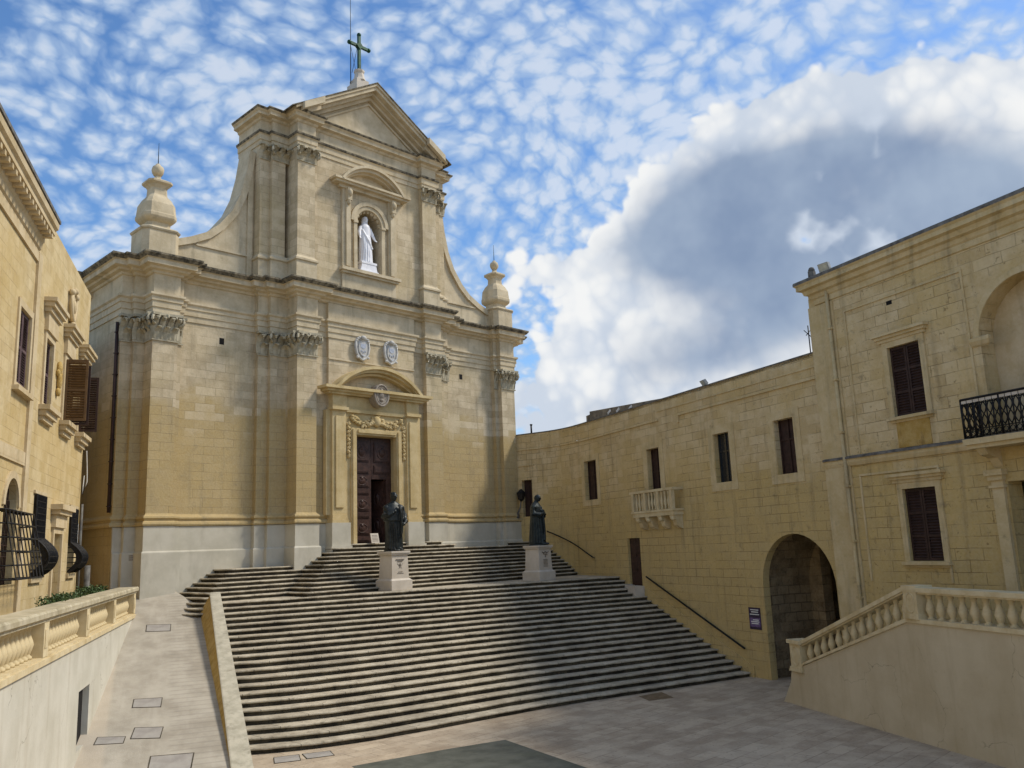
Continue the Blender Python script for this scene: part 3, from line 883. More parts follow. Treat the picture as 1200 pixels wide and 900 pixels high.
sl = (apex - ZP) / hw
for sg in (1, -1):
    g.prism([(0, apex + .003), (sg * 4.47, apex - sl * 4.47 + .003), (sg * 4.47, apex - sl * 4.47 + .05), (0, apex + .05)], 'y', -2.1, .47)
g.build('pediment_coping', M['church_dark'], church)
# cross
g = MB()
g.box(-.42, .42, -1.4, -.6, 25.3, 26.55); g.box(-.34, .34, -1.3, -.7, 26.55, 26.8)
g.lathe([(.36, 26.8), (.27, 26.95), (.22, 27.2), (.26, 27.28), (.26, 27.36)], 8, (0, -1, 0), smooth=False)
cp = g.build('cross_pedestal', M['pedestal'], church)
g = MB()
g.cbox((0, -1, 28.3), (.13, .13, 1.9)); g.cbox((0, -1, 28.68), (1.08, .12, .13))
for p in ((0, -1, 29.28), (.56, -1, 28.68), (-.56, -1, 28.68)):
    g.ball(p, .11, 8, 6)
g.cbox((0, -1, 28.68), (.27, .2, .27), Matrix.Rotation(R(45), 3, 'Y'))
g.build('cross', M['cross'], cp)
g = MB()
g.tube([(.42, -1.1, 26.6), (.42, -1.1, 31.2)], [.025, .012], 5)
g.tube([(.42, -1.1, 28.6), (.1, -1, 26.9)], .012, 4); g.tube([(.1, -1, 28.6), (.34, -1.1, 27.2)], .012, 4)
g.build('lightning_rod', M['metal_dark'], church)
# volutes
VC = [(9.5, 16.9), (8.9, 16.9), (8.36, 16.98), (7.83, 17.19), (7.15, 17.55), (6.62, 18.03), (6.07, 18.77), (5.71, 19.62), (5.47, 20.65), (5.32, 21.7)]
for sg in (1, -1):
    g = MB()
    g.prism([(sg * x, z) for x, z in VC] + [(sg * 5.05, 21.7), (sg * 5.05, Z2 - .1), (sg * 9.5, Z2 - .1)], 'y', -2.3, -1.5)
    for i in range(1, len(VC) - 1):
        (x0, z0), (x1, z1) = VC[i], VC[i + 1]
        d = Vector((x1 - x0, z1 - z0)).normalized(); nn = Vector((d.y, -d.x)) if d.y > 0 else Vector((d.y, -d.x))
        nn = Vector((d.y, -d.x)) * (1 if Vector((d.y, -d.x)).x * 1 > 0 else 1)
        q = [(x0, z0), (x1, z1), (x1 - d.y * -.0 + nn.x * .0, z1), (x0, z0)]
    cop = []
    for i, (x, z) in enumerate(VC):
        a_ = Vector(VC[max(i - 1, 0)]); b_ = Vector(VC[min(i + 1, len(VC) - 1)])
        d = (b_ - a_).normalized()
        nn = Vector((-d.y, d.x)) * -1
        cop.append((Vector((x, z)), nn))
    for i in range(1, len(cop) - 1):
        (p, n1), (q, n2) = cop[i], cop[i + 1]
        poly = [p + n1 * .06, q + n2 * .06, q - n2 * .22, p - n1 * .22]
        g.prism([(sg * v.x, v.y) for v in poly], 'y', -2.36, -1.38)
    g.box(min(sg * 5.2, sg * 7.6), max(sg * 5.2, sg * 7.6), -1.5, -1.43, 16.95, 17.02)
    g.box(min(sg * 5.2, sg * 5.42), max(sg * 5.2, sg * 5.42), -1.5, -1.41, Z2, 20.6)
    g.build('volute', M['church_trim'], church)
# pinnacles
def chamf(r, k=.52):
    return [(r, -k * r), (r, k * r), (k * r, r), (-k * r, r), (-r, k * r), (-r, -k * r), (-k * r, -r), (k * r, -r)]
PIN = [(.78, 15.85), (.78, 16.98), (.82, 17.0), (.85, 17.06), (.8, 17.12), (.66, 17.2), (.62, 17.3), (.62, 17.4), (.74, 17.46), (.84, 17.54), (.88, 17.6), (.88, 17.72), (.85, 17.76), (.8, 18.16), (.62, 18.42), (.48, 18.54), (.44, 18.6), (.42, 18.86), (.52, 18.98), (.66, 19.06), (.66, 19.13), (.4, 19.24), (.16, 19.3), (.13, 19.44)]
for sg in (1, -1):
    g = MB()
    cs = chamf(1.0, .72)
    g.lathe([(r_ * (.9 if z_ < 17.15 else .71), z_) for r_, z_ in PIN], c=(sg * 9.2, -1.55, 0), cs=cs, smooth=False)
    pn = g.build('pinnacle', M['church_trim'], church)
    g = MB()
    g.lathe([(.0, 19.42), (.15, 19.46), (.22, 19.58), (.24, 19.7), (.2, 19.82), (.1, 19.9), (.08, 19.95), (0, 19.98)], 10, (sg * 9.2, -1.55, 0))
    g.build('ball_finial', M['church_trim'], pn)
    g = MB()
    g.tube([(sg * 9.2, -1.55, 19.9), (sg * 9.2, -1.55, 20.85)], [.02, .008], 5)
    g.build('lightning_rod', M['metal_dark'], pn)

# niche surround
nf = MB()
NY = -.35
for sg in (1, -1):
    x0, x1 = sorted((sg * 1.05, sg * 1.5))
    nf.box(x0, x1, NY, NY + .12, 17.0, 20.75)
    x0, x1 = sorted((sg * 1.12, sg * 1.34))
    nf.box(x0, x1, NY + .12, NY + .2, 17.1, 20.1)
    nf.box(x0, x1, NY + .12, NY + .34, 20.15, 20.75)
    nf.ball(((x0 + x1) / 2, NY + .3, 20.5), (.13, .16, .2), 8, 6)
    nf.ball(((x0 + x1) / 2, NY + .22, 20.1), (.1, .12, .16), 8, 6)
    x0, x1 = sorted((sg * .68, sg * .86))
    nf.box(x0, x1, NY, NY + .09, 17.05, 19.35)
    nf.box(x0 - .03, x1 + .03, NY, NY + .13, 19.27, 19.38)
NA = 20
for k in range(NA):
    a, b = PI * k / NA, PI * (k + 1) / NA
    for r0, r1, yy in ((.68, .86, .09), (.86, 1.04, .14)):
        nf.prism([(r0 * math.cos(a), 19.35 + r0 * math.sin(a)), (r1 * math.cos(a), 19.35 + r1 * math.sin(a)), (r1 * math.cos(b), 19.35 + r1 * math.sin(b)), (r0 * math.cos(b), 19.35 + r0 * math.sin(b))], 'y', NY, NY + yy)
nf.box(-1.62, 1.62, NY, NY + .3, 16.88, 17.02); nf.box(-1.54, 1.54, NY, NY + .2, 16.78, 16.88); nf.box(-1.48, 1.48, NY, NY + .07, Z2, 16.78)
# segmental hood
def seg_arch(mb, half, zf, rise, th, y0, y1, n=22, dz=0):
    rad = (half * half + rise * rise) / (2 * rise)
    zc = zf + rise - rad
    a0 = math.asin(half / rad)
    for k in range(n):
        a, b = -a0 + 2 * a0 * k / n, -a0 + 2 * a0 * (k + 1) / n
        r0, r1 = rad - th + dz, rad + dz
        mb.prism([(r0 * math.sin(a), zc + r0 * math.cos(a)), (r1 * math.sin(a), zc + r1 * math.cos(a)), (r1 * math.sin(b), zc + r1 * math.cos(b)), (r0 * math.sin(b), zc + r0 * math.cos(b))], 'y', y0, y1)
seg_arch(nf, 1.75, 21.05, .95, .12, NY, NY + .52)
seg_arch(nf, 1.7, 21.05, .83, .14, NY, NY + .4)
seg_arch(nf, 1.55, 21.05, .7, .1, NY, NY + .22)
nf.box(-2.1, 2.1, NY, NY + .5, 20.97, 21.07); nf.box(-2.0, 2.0, NY, NY + .4, 20.87, 20.97); nf.box(-1.7, 1.7, NY, NY + .2, 20.72, 20.87)
nf.build('niche_surround', M['church_trim'], church)

# portal
pt = MB()
for sg in (1, -1):
    def bx(a, b, y0, y1, z0, z1):
        pt.box(min(sg * a, sg * b), max(sg * a, sg * b), y0, y1, z0, z1)
    bx(1.62, 2.28, -.1, .16, 6.2, 10.55)
    bx(1.74, 2.14, .16, .22, 6.5, 10.3)
    bx(1.56, 1.7, -.1, .1, 6.2, 10.55)
    bx(2.28, 2.5, -.2, .02, 6.2, 10.55)
    bx(1.56, 2.36, -.1, .28, 5.88, 6.0); bx(1.58, 2.33, -.1, .24, 6.0, 6.1); bx(1.6, 2.3, -.1, .2, 6.1, 6.2)
    bx(1.06, 1.34, -.1, .14, 5.02, 9.86); bx(1.12, 1.28, .14, .2, 5.02, 9.8)
    bx(1.34, 1.56, -.1, .06, 5.02, 10.5)
    bx(1.55, 2.36, -.1, .3, 10.55, 10.68); bx(1.6, 2.3, -.1, .2, 10.68, 11.2); bx(1.5, 2.42, -.1, .34, 11.2, 11.3)
pt.box(-1.06, 1.06, -.1, .14, 9.58, 9.86); pt.box(-1.0, 1.0, .14, .2, 9.66, 9.8)
pt.box(-1.34, 1.34, -.1, .06, 9.86, 10.5)
pt.box(-1.6, 1.6, -.1, .16, 10.5, 10.64); pt.box(-1.6, 1.6, -.1, .06, 10.64, 11.2)
pt.box(-2.7, 2.7, -.1, .44, 11.3, 11.4); pt.box(-2.85, 2.85, -.1, .58, 11.4, 11.52); pt.box(-2.55, 2.55, -.1, .3, 11.22, 11.3)
seg_arch(pt, 2.3, 11.52, 1.05, .13, -.1, .55)
seg_arch(pt, 2.24, 11.52, .92, .12, -.1, .42)
seg_arch(pt, 2.1, 11.52, .78, .1, -.1, .22)
pt.build('portal', M['portal'], church)
for sg in (1, -1):
    pp = MB()
    pp.box(min(sg * 1.5, sg * 2.4), max(sg * 1.5, sg * 2.4), -.1, .32, 4.3, 5.88)
    pp.box(min(sg * 1.46, sg * 2.46), max(sg * 1.46, sg * 2.46), -.1, .37, 4.3, 4.95)
    pp.build('portal_plinth', M['plinth'], church)
cv = MB()                                              # carved festoon over the door
rnd = random.Random(3)
for i in range(120):
    u = rnd.uniform(-1.42, 1.42)
    sag = .12 * math.cos(u * 4.4)
    z = 10.18 + sag + rnd.uniform(-.2, .14) * (1 - .3 * abs(u))
    a = rnd.uniform(0, 2 * PI)
    cv.ball((u, .09 + rnd.uniform(0, .07), z), (rnd.uniform(.05, .11), rnd.uniform(.05, .09), rnd.uniform(.04, .09)), 7, 5)
cv.ball((0, .14, 10.2), (.2, .14, .24), 9, 7); cv.ball((-.3, .12, 10.1), (.13, .1, .09)); cv.ball((.3, .12, 10.1), (.13, .1, .09))
for sg in (1, -1):
    for k in range(9):
        z = 10.0 - k * .17
        cv.ball((sg * 1.46, .1, z), (.11 - .004 * k, .1, .085), 8, 6)
        cv.ball((sg * (1.46 + .05 * math.sin(k * 2)), .15, z + .05), (.05, .06, .05), 6, 5)
cv.build('carved_garland', M['portal'], church)
md = MB()
def oval(rx, rz, n=28): return [(rx * math.cos(2 * PI * k / n), rz * math.sin(2 * PI * k / n)) for k in range(n)]
md.prism([(x, 11.3 + z) for x, z in oval(.4, .5)], 'y', .1, .5)
md.tube([(x, .5, 11.3 + z) for x, z in oval(.36, .46)], .05, 6, closed=True)
md.tube([(x, .5, 11.3 + z) for x, z in oval(.27, .36)], .025, 6, closed=True)
md.ball((0, .5, 11.34), (.14, .07, .2), 9, 7); md.ball((.02, .52, 11.53), (.07, .05, .08), 8, 6); md.ball((0, .5, 11.1), (.12, .05, .08), 8, 6)
md.build('medallion', M['medal'], church)
# heraldic shields
for x in (.66, -.88):
    s_ = MB()
    out = [(a * .9, b * .92) for a, b in ((-.36, .42), (-.2, .5), (0, .44), (.2, .5), (.36, .42), (.4, .1), (.34, -.22), (.2, -.42), (0, -.54), (-.2, -.42), (-.34, -.22), (-.4, .1))]
    s_.prism([(x + a, 13.36 + b) for a, b in out], 'y', -.1, .04)
    s_.tube([(x + a, .04, 13.36 + b) for a, b in out], .055, 6, closed=True)
    s_.prism([(x + a * .62, 13.33 + b * .62) for a, b in out], 'y', .04, .1)
    for k in range(7):
        a = PI * k / 6
        s_.ball((x + .3 * math.cos(a), .05, 13.72 + .16 * math.sin(a)), (.075, .06, .065), 7, 5)
    s_.ball((x, .12, 13.86), (.13, .08, .1), 8, 6); s_.ball((x - .28, .06, 12.98), .07, 7, 5); s_.ball((x + .28, .06, 12.98), .07, 7, 5)
    sh = s_.build('coat_of_arms', M['crest'], church)
    c_ = MB()
    c_.prism([(x + a, 13.42 + b_) for a, b_ in ((-.13, .17), (.13, .17), (.14, .02), (0, -.06), (-.14, .02))], 'y', .098, .112)
    for k in (-.1, 0, .1): c_.ball((x + k, .11, 13.22 + abs(k) * .4), (.03, .02, .06), 6, 5)
    c_.tube([(x - .1, .11, 13.08), (x, .11, 13.02), (x + .1, .11, 13.08)], .018, 5)
    c_.build('carved_charge', M['inscr'], sh)
# main door: left leaf (image) shut, right leaf with an open wicket
def door_panel(mb, x0, x1, z0, z1, y):
    mb.box(x0, x1, y, y + .035, z0, z1)
    mb.box(x0 + .05, x1 - .05, y + .035, y + .02 + .035, z0 + .05, z1 - .05)
    cx, cz = (x0 + x1) / 2, (z0 + z1) / 2
    if z1 - z0 > .5:
        mb.ball((cx, y + .05, cz), ((x1 - x0) * .2, .05, (z1 - z0) * .26), 8, 6)
        mb.ball((cx, y + .07, cz + .1), ((x1 - x0) * .1, .05, .08), 7, 5)
        mb.tube([(cx + a * (x1 - x0) * .32, y + .055, cz + b * (z1 - z0) * .36) for a, b in oval(1, 1, 14)], .018, 5, closed=True)
door = MB()
door.box(.02, 1.06, -.4, -.3, 33 * RS, 9.56)
door.box(-1.06, .0, -.4, -.3, 7.75, 9.56)
door.box(-1.06, -.78, -.4, -.3, 33 * RS, 7.75)
for x0, x1 in ((.12, .96), (-.96, -.12)):
    door_panel(door, x0, x1, 8.5, 9.35, -.3); door_panel(door, x0, x1, 8.0, 8.35, -.3)
for z0 in (5.1, 6.1, 7.1):
    door_panel(door, .12, .96, z0 + .3, z0 + .82, -.3); door_panel(door, .12, .96, z0, z0 + .24, -.3)
dr = door.build('door', M['door'], church)
wk = MB()
wk.M = Matrix.Translation((-.78, -.38, 0)) @ Matrix.Rotation(R(-78), 4, 'Z')
wk.box(0, .74, -.04, .04, 33 * RS + .01, 7.72)
door_panel(wk, .1, .64, 5.4, 6.2, .04); door_panel(wk, .1, .64, 6.5, 7.4, .04)
wk.build('wicket_leaf', M['door'], dr)
# downpipe on the alley side
g = MB()
g.tube([(10.38, -1.75, 6.4), (10.38, -1.75, 13.4)], .06, 8)
for k in range(9): g.box(10.3, 10.45, -1.82, -1.68, 6.6 + k * .8, 6.64 + k * .8)
g.build('downpipe', M['shutter'], church)
g = MB()
for k in range(3):
    g.box(9.6, 9.8, -1.25, -1.24, 4.7 + k * .07, 4.74 + k * .07)
g.build('inscription', M['medal'], church)
# side body behind the front
g = MB()
g.box(-9.8, 9.8, -40, -16.02, 1.5, 15.2)
g.build('nave', M['church'], church)
# alley-side cornice block
g = MB()
g.box(10.28, 10.6, -16, -4.6, 15.0, 15.9); g.box(10.28, 11.1, -16, -4.4, 15.55, 15.95, 1)
g.build('side_cornice', [M['church_trim'], M['church_dark']], church)

# ------------------------------------------------------------------ long wing on the right (local x = away along the wall, y = into the square)
AW = R(22)
def shutter(mb, x0, x1, z0, z1, y, slat=.075, rows=2, depth=.05, back=True):
    """louvred leaf facing +y"""
    mb.box(x0, x0 + .06, y, y + depth, z0, z1); mb.box(x1 - .06, x1, y, y + depth, z0, z1)
    for k in range(rows + 1):
        z = z0 + (z1 - z0 - .07) * k / rows
        mb.box(x0 + .06, x1 - .06, y, y + depth, z, z + .07)
    n = int((z1 - z0) / slat)
    for k in range(n):
        z = z0 + (k + .5) * (z1 - z0) / n
        mb.cbox(((x0 + x1) / 2, y + depth * .45, z), (x1 - x0 - .12, .012, slat * .95), Matrix.Rotation(R(40), 3, 'X'))
    if back: mb.box(x0 + .05, x1 - .05, y - .01, y, z0, z1)
def frame_bars(mb, x0, x1, z0, z1, y0, y1, wd):
    mb.box(x0 - wd, x0, y0, y1, z0 - wd, z1 + wd); mb.box(x1, x1 + wd, y0, y1, z0 - wd, z1 + wd)
    mb.box(x0, x1, y0, y1, z1, z1 + wd); mb.box(x0, x1, y0, y1, z0 - wd, z0)

wing = empty('palace_wing', (4.88, 15.22, 0), R(68))
tag(wing, 'long shaded limestone wing with deep small windows and a round passage arch', 'building')
XB = 12.2
WIN = [(10.5, 11.65, 6.64, 8.46), (5.22, 6.1, 5.85, 8.4), (.65, 1.54, 6.64, 8.42), (-2.69, -1.78, 6.64, 8.44)]
DOOR = (7.12, 8.12, 2.75, 4.8)
g = MB()
g.walls(-4.0, XB, -.2, 10.28, 0, .26, WIN + [DOOR], arches=[(-3.86, -.5, -.2, 3.04)])
g.box(-4.0, XB, -.8, -.0, 10.2, 10.285)
g.build('wall', M['wing'], wing)
g = MB()
fx0, fy0 = XB, 0
# far end, curving round to the church corner
A_ = Vector((9.46, 30.98)); K_ = Vector((4.88 + 13.75 * math.sin(AW), 15.22 + 13.75 * math.cos(AW)))
Q0 = Vector((4.88 + XB * math.sin(AW), 15.22 + XB * math.cos(AW)))
B_ = A_ + (K_ - A_).normalized() * 1.75
ang = math.atan2((A_ - B_).y, (A_ - B_).x)
LB_ = (A_ - B_).length
crv = [(Q0 * (1 - u) ** 2 + K_ * 2 * u * (1 - u) + B_ * u * u) for u in [k / 12 for k in range(13)]]
def wl(p):
    q_ = Matrix.Rotation(-R(68), 2) @ (p - Vector((4.88, 15.22)))
    return (q_.x, q_.y)
crl = [wl(p) for p in crv] + [wl(A_ + (A_ - B_).normalized() * .1)]
cw = MB()
cw.sweep([crl[i] for i in range(len(crl) - 1)], [(0, -.2), (0, 9.47), (.05, 9.48), (.05, 9.56), (0, 9.57), (0, 10.3)], endcaps=False)
n0 = len(cw.v)
o_ = cw.build('curved_wall', M['wing'], wing)
cw = MB(); cw.sweep(crl, [(.02, 10.28), (.02, 10.335), (-1.2, 10.335)], endcaps=False); cw.build('curved_coping', M['coping'], wing)
sub = MB()
sub.M = Matrix.Rotation(-R(68), 4, 'Z') @ Matrix.Translation((B_.x - 4.88, B_.y - 15.22, 0)) @ Matrix.Rotation(ang, 4, 'Z')
sub.walls(0, LB_ + .1, -.2, 10.3, 0, .26, [(LB_ - 1.12, LB_ - .5, 6.1, 7.95)])
sub.build('end_wall', M['wing'], wing)
sub2 = MB(); sub2.M = sub.M
sub2.box(LB_ - 1.3, LB_ - .3, 0, .05, 8.66, 8.72); sub2.box(0, LB_ - .2, 0, .05, 9.48, 9.56)
sub2.build('end_moulding', M['wing_trim'], wing)
sub3 = MB(); sub3.M = sub.M
sub3.box(LB_ - 1.14, LB_ - .48, -.32, -.26, 6.05, 8.0); sub3.box(LB_ - .83, LB_ - .79, -.26, -.22, 6.05, 8.0)
sub3.build('window', M['shutter'], wing)
g = MB()
g.box(-4.0, XB, -1.2, .02, 10.285, 10.33)
g.build('coping', M['coping'], wing)
g = MB()
g.box(-4.1, 3.6, 0, .06, 9.46, 9.55); g.box(3.6, 3.72, 0, .06, 9.2, 9.55); g.box(5.1, XB, 0, .06, 9.46, 9.54)
g.box(-4.1, 5.2, 0, .03, 9.84, 9.9)
g.build('string_moulding', M['wing_trim'], wing)
g = MB()
rnd = random.Random(5)
g.prism([(5.2, 10.2), (5.2, 10.5), (12.1, 10.98), (12.1, 10.2)], 'y', -1.0, -.7)
g.prism([(12.102, 10.2), (12.102, 10.84), (12.5, 10.82), (12.5, 10.2)], 'y', -1.0, -.72)
g.build('back_parapet', M['old_parapet'], wing)
for x, z in ((9.4, 10.62), (8.3, 10.56), (10.2, 10.66)):
    g = MB()
    g.cbox((x, -.695, z), (.3, .02, .12), Matrix.Rotation(R(25), 3, 'Y'))
    g.build('lime_patch', M['white'], wing)
for i, (a, b, c, d) in enumerate(WIN):
    if i == 1: c = 5.86
    f = MB()
    frame_bars(f, a - .02, b + .02, c if i != 1 else 5.6, d, 0, .022, .3 if i != 0 else .27)
    fo = f.build('window_surround', M['wing_trim'], wing)
    p = MB()
    p.box(a - .05, b + .05, -.26, -.23, c - .05, d + .05)
    mid_ = (a + b) / 2
    p.box(mid_ - .02, mid_ + .02, -.23, -.19, c, d); p.box(a, b, -.23, -.195, c + (d - c) * .62, c + (d - c) * .62 + .05)
    for sx in (a, b - .06): p.box(sx, sx + .06, -.23, -.19, c, d)
    p.build('window', M['shutter'] if i != 2 else M['glass'], wing)
p = MB()
a, b, c, d = DOOR
p.box(a, b, -.2, -.12, c, d); p.box((a + b) / 2 - .012, (a + b) / 2 + .012, -.12, -.1, c, d)
for k in range(3): p.box(a + .1, b - .1, -.12, -.095, c + .15 + k * .62, c + .65 + k * .62)
wd = p.build('side_door', M['door'], wing)
p = MB()
p.ball((a + .1, -.05, 3.75), .045); p.tube([(a + .1, -.12, 3.75), (a + .1, -.05, 3.75)], .02, 6)
p.build('handle', M['metal_dark'], wd)
p = MB()
p.box(7.0, 7.6, 0, .45, 2.4, 2.84); p.box(7.75, 8.1, 0, .3, 2.6, 2.86)
p.build('door_step', M['pedestal'], wing)
p = MB()
p.add([(0.3, 0.001, -.1), (6.7, .001, 2.3), (6.7, .001, 2.75), (.3, .001, .35), (0.3, 0.07, -.1), (6.7, .07, 2.3), (6.7, .05, 2.75), (.3, .05, .35)],
      [(0, 1, 2, 3), (4, 7, 6, 5), (3, 2, 6, 7), (0, 3, 7, 4), (1, 5, 6, 2)])
p.build('wall_skirt', M['wing'], wing)
# passage behind the arch
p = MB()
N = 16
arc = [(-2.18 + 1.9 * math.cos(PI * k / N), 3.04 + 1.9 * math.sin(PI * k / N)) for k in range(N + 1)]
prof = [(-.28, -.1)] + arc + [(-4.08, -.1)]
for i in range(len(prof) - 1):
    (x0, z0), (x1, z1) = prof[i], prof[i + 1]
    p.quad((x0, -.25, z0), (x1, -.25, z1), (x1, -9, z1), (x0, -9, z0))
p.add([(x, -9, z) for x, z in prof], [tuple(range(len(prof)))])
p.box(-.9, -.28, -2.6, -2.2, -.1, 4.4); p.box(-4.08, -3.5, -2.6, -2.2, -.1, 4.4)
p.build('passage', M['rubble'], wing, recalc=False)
# little balcony
by0 = .5
bc = MB()
bc.box(3.75, 6.85, .0, by0, 5.78, 5.86); bc.box(3.8, 6.8, 0, by0 - .04, 5.62, 5.78)
bc.box(3.72, 6.88, by0 - .14, by0 + .02, 6.58, 6.68); bc.box(3.72, 3.84, 0, by0 - .14, 6.58, 6.68); bc.box(6.76, 6.88, 0, by0 - .14, 6.58, 6.68)
bal = bc.build('stone_balcony', M['baluster'], wing)
bp = MB()
for x in (3.8, 4.75, 5.7, 6.62):
    bp.box(x, x + .16, by0 - .14, by0 - .0, 5.86, 6.58)
bp.build('balcony_pier', M['baluster'], bal) if False else None
for x in (3.8, 4.75, 5.7, 6.62):
    q = MB(); q.box(0, .16, -.07, .07, 5.861, 6.579); q.build('pier', M['baluster'], bal, (x, by0 - .07, 0))
q = MB()
q.lathe([(.05, 0), (.05, .06), (.035, .1), (.065, .24), (.07, .3), (.04, .46), (.035, .56), (.05, .62), (.05, .719)], 8, smooth=True)
b0 = q.build('baluster', M['baluster'], bal, (4.1, by0 - .07, 5.8605))
for x in (4.34, 4.58, 5.06, 5.28, 5.5, 6.0, 6.22, 6.44):
    copy_part(b0, bal, (x, by0 - .07, 5.8605))
for x in (4.0, 4.85, 5.75, 6.5):
    q = MB()
    q.prism([(0, 5.62), (by0 - .06, 5.62), (by0 - .08, 5.5), (.3, 5.42), (.24, 5.22), (.1, 5.12), (0, 5.1)], 'x', x - .13, x + .13)
    q.ball((x, by0 - .14, 5.5), (.15, .1, .1), 8, 6)
    q.build('corbel', M['baluster'], bal, recalc=False)

# handrails fixed to the wall
q = MB()
hp = [(11.1, .12, 4.02), (12.2, .12, 4.42)]
for i in range(1, len(crl) - 2):
    d__ = (Vector(crl[i + 1]) - Vector(crl[i - 1])).normalized()
    p__ = Vector(crl[i]) + Vector((-d__.y, d__.x)) * .12
    hp.append((p__.x, p__.y, hp[-1][2] + .36 * (Vector(hp[-1][:2]) - p__).length))
q.tube(hp, .03, 7)
for p__ in (hp[0], hp[4], hp[-1]): q.tube([p__, (p__[0] - .01, p__[1] - .13, p__[2] - .05)], .016, 5)
q.build('handrail', M['metal_dark'], wing)
for (x0, z0, x1, z1) in ((6.62, 3.22, .62, .92),):
    q = MB()
    q.tube([(x0, .12, z0), (x1, .12, z1)], .035, 7)
    for k in (.04, .5, .96):
        q.tube([(x0 + (x1 - x0) * k, .12, z0 + (z1 - z0) * k), (x0 + (x1 - x0) * k, 0, z0 + (z1 - z0) * k - .06)], .018, 5)
    q.build('handrail', M['metal_dark'], wing)

# ------------------------------------------------------------------ taller corner block nearest the camera on the right
cb = empty('corner_palace', (4.88 - 4.0 * math.sin(AW), 15.22 - 4.0 * math.cos(AW), 0), R(68))
tag(cb, 'two storey corner palace with maroon shutters, black iron balcony and heavy cornice', 'building')
S = 4.0
def lx(t_): return t_ + S
g = MB()
UW, LW = (-7.94, -6.86, 7.8, 9.76), (-7.87, -6.79, 3.86, 5.8)
sh = lambda h_: (h_[0] + S, h_[1] + S, h_[2], h_[3])
g.walls(-16, 0, -.2, 12.0, .05, .5, [sh(UW), sh(LW), (-16, lx(-9.92), 3.2, 5.75)], arches=[(lx(-12.45), lx(-9.74), 6.86, 9.33)])
g.box(-16, 0, -9, -1.2, -.2, 12.4)
g.box(-16, -.001, -1.2, .04, 11.95, 12.3)
g.quad((0, .05, -.2), (0, -1.2, -.2), (0, -1.2, 12.0), (0, .05, 12.0))
g.build('wall', M['wing'], cb)
g = MB()
pc = [(0, 11.72), (.05, 11.74), (.05, 11.9), (.1, 11.94), (.14, 12.04), (.24, 12.08), (.28, 12.2), (.4, 12.24), (.4, 12.36), (.46, 12.42), (.46, 12.5), (.44, 12.53), (-.6, 12.62)]
g.sweep([(-16, .05), (-.33, .05), (-.33, -6)], pc, [0] * 9 + [1, 1, 1])
g.build('cornice', [M['wing_trim'], M['coping']], cb)
g = MB()
g.sweep([(-16, .05), (-.02, .05)], [(0, 6.6), (.06, 6.62), (.1, 6.72), (.1, 6.8), (.14, 6.82), (.14, 6.88), (0, 6.92)], [0, 0, 0, 0, 1, 1])
g.build('string_course', [M['wing_trim'], M['coping']], cb)
g = MB()
def rect_band(t0, t1, z0, z1, wd=.06, y=.085):
    a_, b_ = lx(min(t0, t1)), lx(max(t0, t1))
    g.box(a_, b_, .05, y, z1 - wd, z1); g.box(b_ - wd, b_, .05, y, z0, z1 - wd); g.box(a_, a_ + wd, .05, y, z0, z1 - wd)
rect_band(-5.4, -9.5, 6.95, 11.27); rect_band(-5.3, -8.05, 3.3, 6.34)
g.box(lx(-5.02), lx(-4.0), .05, .1, 0, 11.7)
g.build('panel_moulding', M['wing_trim'], cb)
for (a, b, c, d) in (UW, LW):
    a, b = a + S, b + S
    f = MB()
    frame_bars(f, a, b, c, d, .05, .1, .17)
    f.box(a - .36, b + .4, .05, .26, d + .34, d + .42); f.box(a - .3, b + .34, .05, .19, d + .26, d + .34); f.box(a - .24, b + .28, .05, .13, d + .17, d + .26)
    f.box(a - .22, b + .22, .05, .2, c - .1, c - .02)
    f.build('window_surround', M['wing_trim'], cb)
    p = MB()
    m_ = (a + b) / 2
    shutter(p, a + .01, m_ - .008, c + .01, d - .01, -.06, rows=3); shutter(p, m_ + .008, b - .01, c + .01, d - .01, -.06, rows=3)
    p.build('shutters', M['shutter'], cb)
g = MB()
g.box(lx(-7.95), lx(-6.85), .05, .07, 6.93, 7.68)
g.build('apron_panel', M['ochre'], cb)
g = MB()                                               # drain pipe at the joint
g.tube([(lx(-4.9), .16, 12.3), (lx(-4.9), .16, 3.2), (lx(-4.88), .16, 0)], .055, 8)
for k in range(7): g.box(lx(-4.98), lx(-4.82), .08, .23, 1.2 + k * 1.6, 1.26 + k * 1.6)
g.build('downpipe', M['wing_trim'], cb)
g = MB()
# loggia behind the upper arch, impost, pilaster below
g.box(lx(-12.5), lx(-9.7), -.6, -.445, 6.8, 11.0)
g.build('loggia_wall', M['yellow_trim'], cb)
g = MB()
g.sweep([(lx(-9.95), .05), (lx(-9.95), .052), (lx(-9.5), .052)], [(0, 9.16), (.05, 9.2), (.1, 9.3), (.1, 9.38), (0, 9.42)])
g.build('arch_impost', M['wing_trim'], cb)
g = MB()
g.box(lx(-9.86), lx(-9.55), .05, .14, 3.0, 5.8)
g.box(lx(-9.9), lx(-9.5), .05, .2, 5.8, 5.92); g.box(lx(-9.95), lx(-9.46), .05, .26, 5.92, 6.06); g.box(lx(-9.9), lx(-9.5), .05, .19, 5.62, 5.68)
g.build('doorway_pilaster', M['wing_trim'], cb)
g = MB()
N = 22
for k in range(N):
    a0, a1 = PI * k / N, PI * (k + 1) / N
    cx_ = lx(-11.095)
    g.prism([(cx_ + r_ * math.cos(t_), 9.33 + r_ * math.sin(t_)) for r_, t_ in ((1.36, a0), (1.52, a0), (1.52, a1), (1.36, a1))], 'y', .05, .085)
g.build('arch_moulding', M['wing_trim'], cb)
g = MB()
g.box(lx(-12.1), lx(-10.75), -.46, -.42, 6.9, 9.2); g.box(-15.9, lx(-10.0), -.48, -.44, 3.2, 5.75)
g.build('balcony_door', M['shutter'], cb)
g = MB()
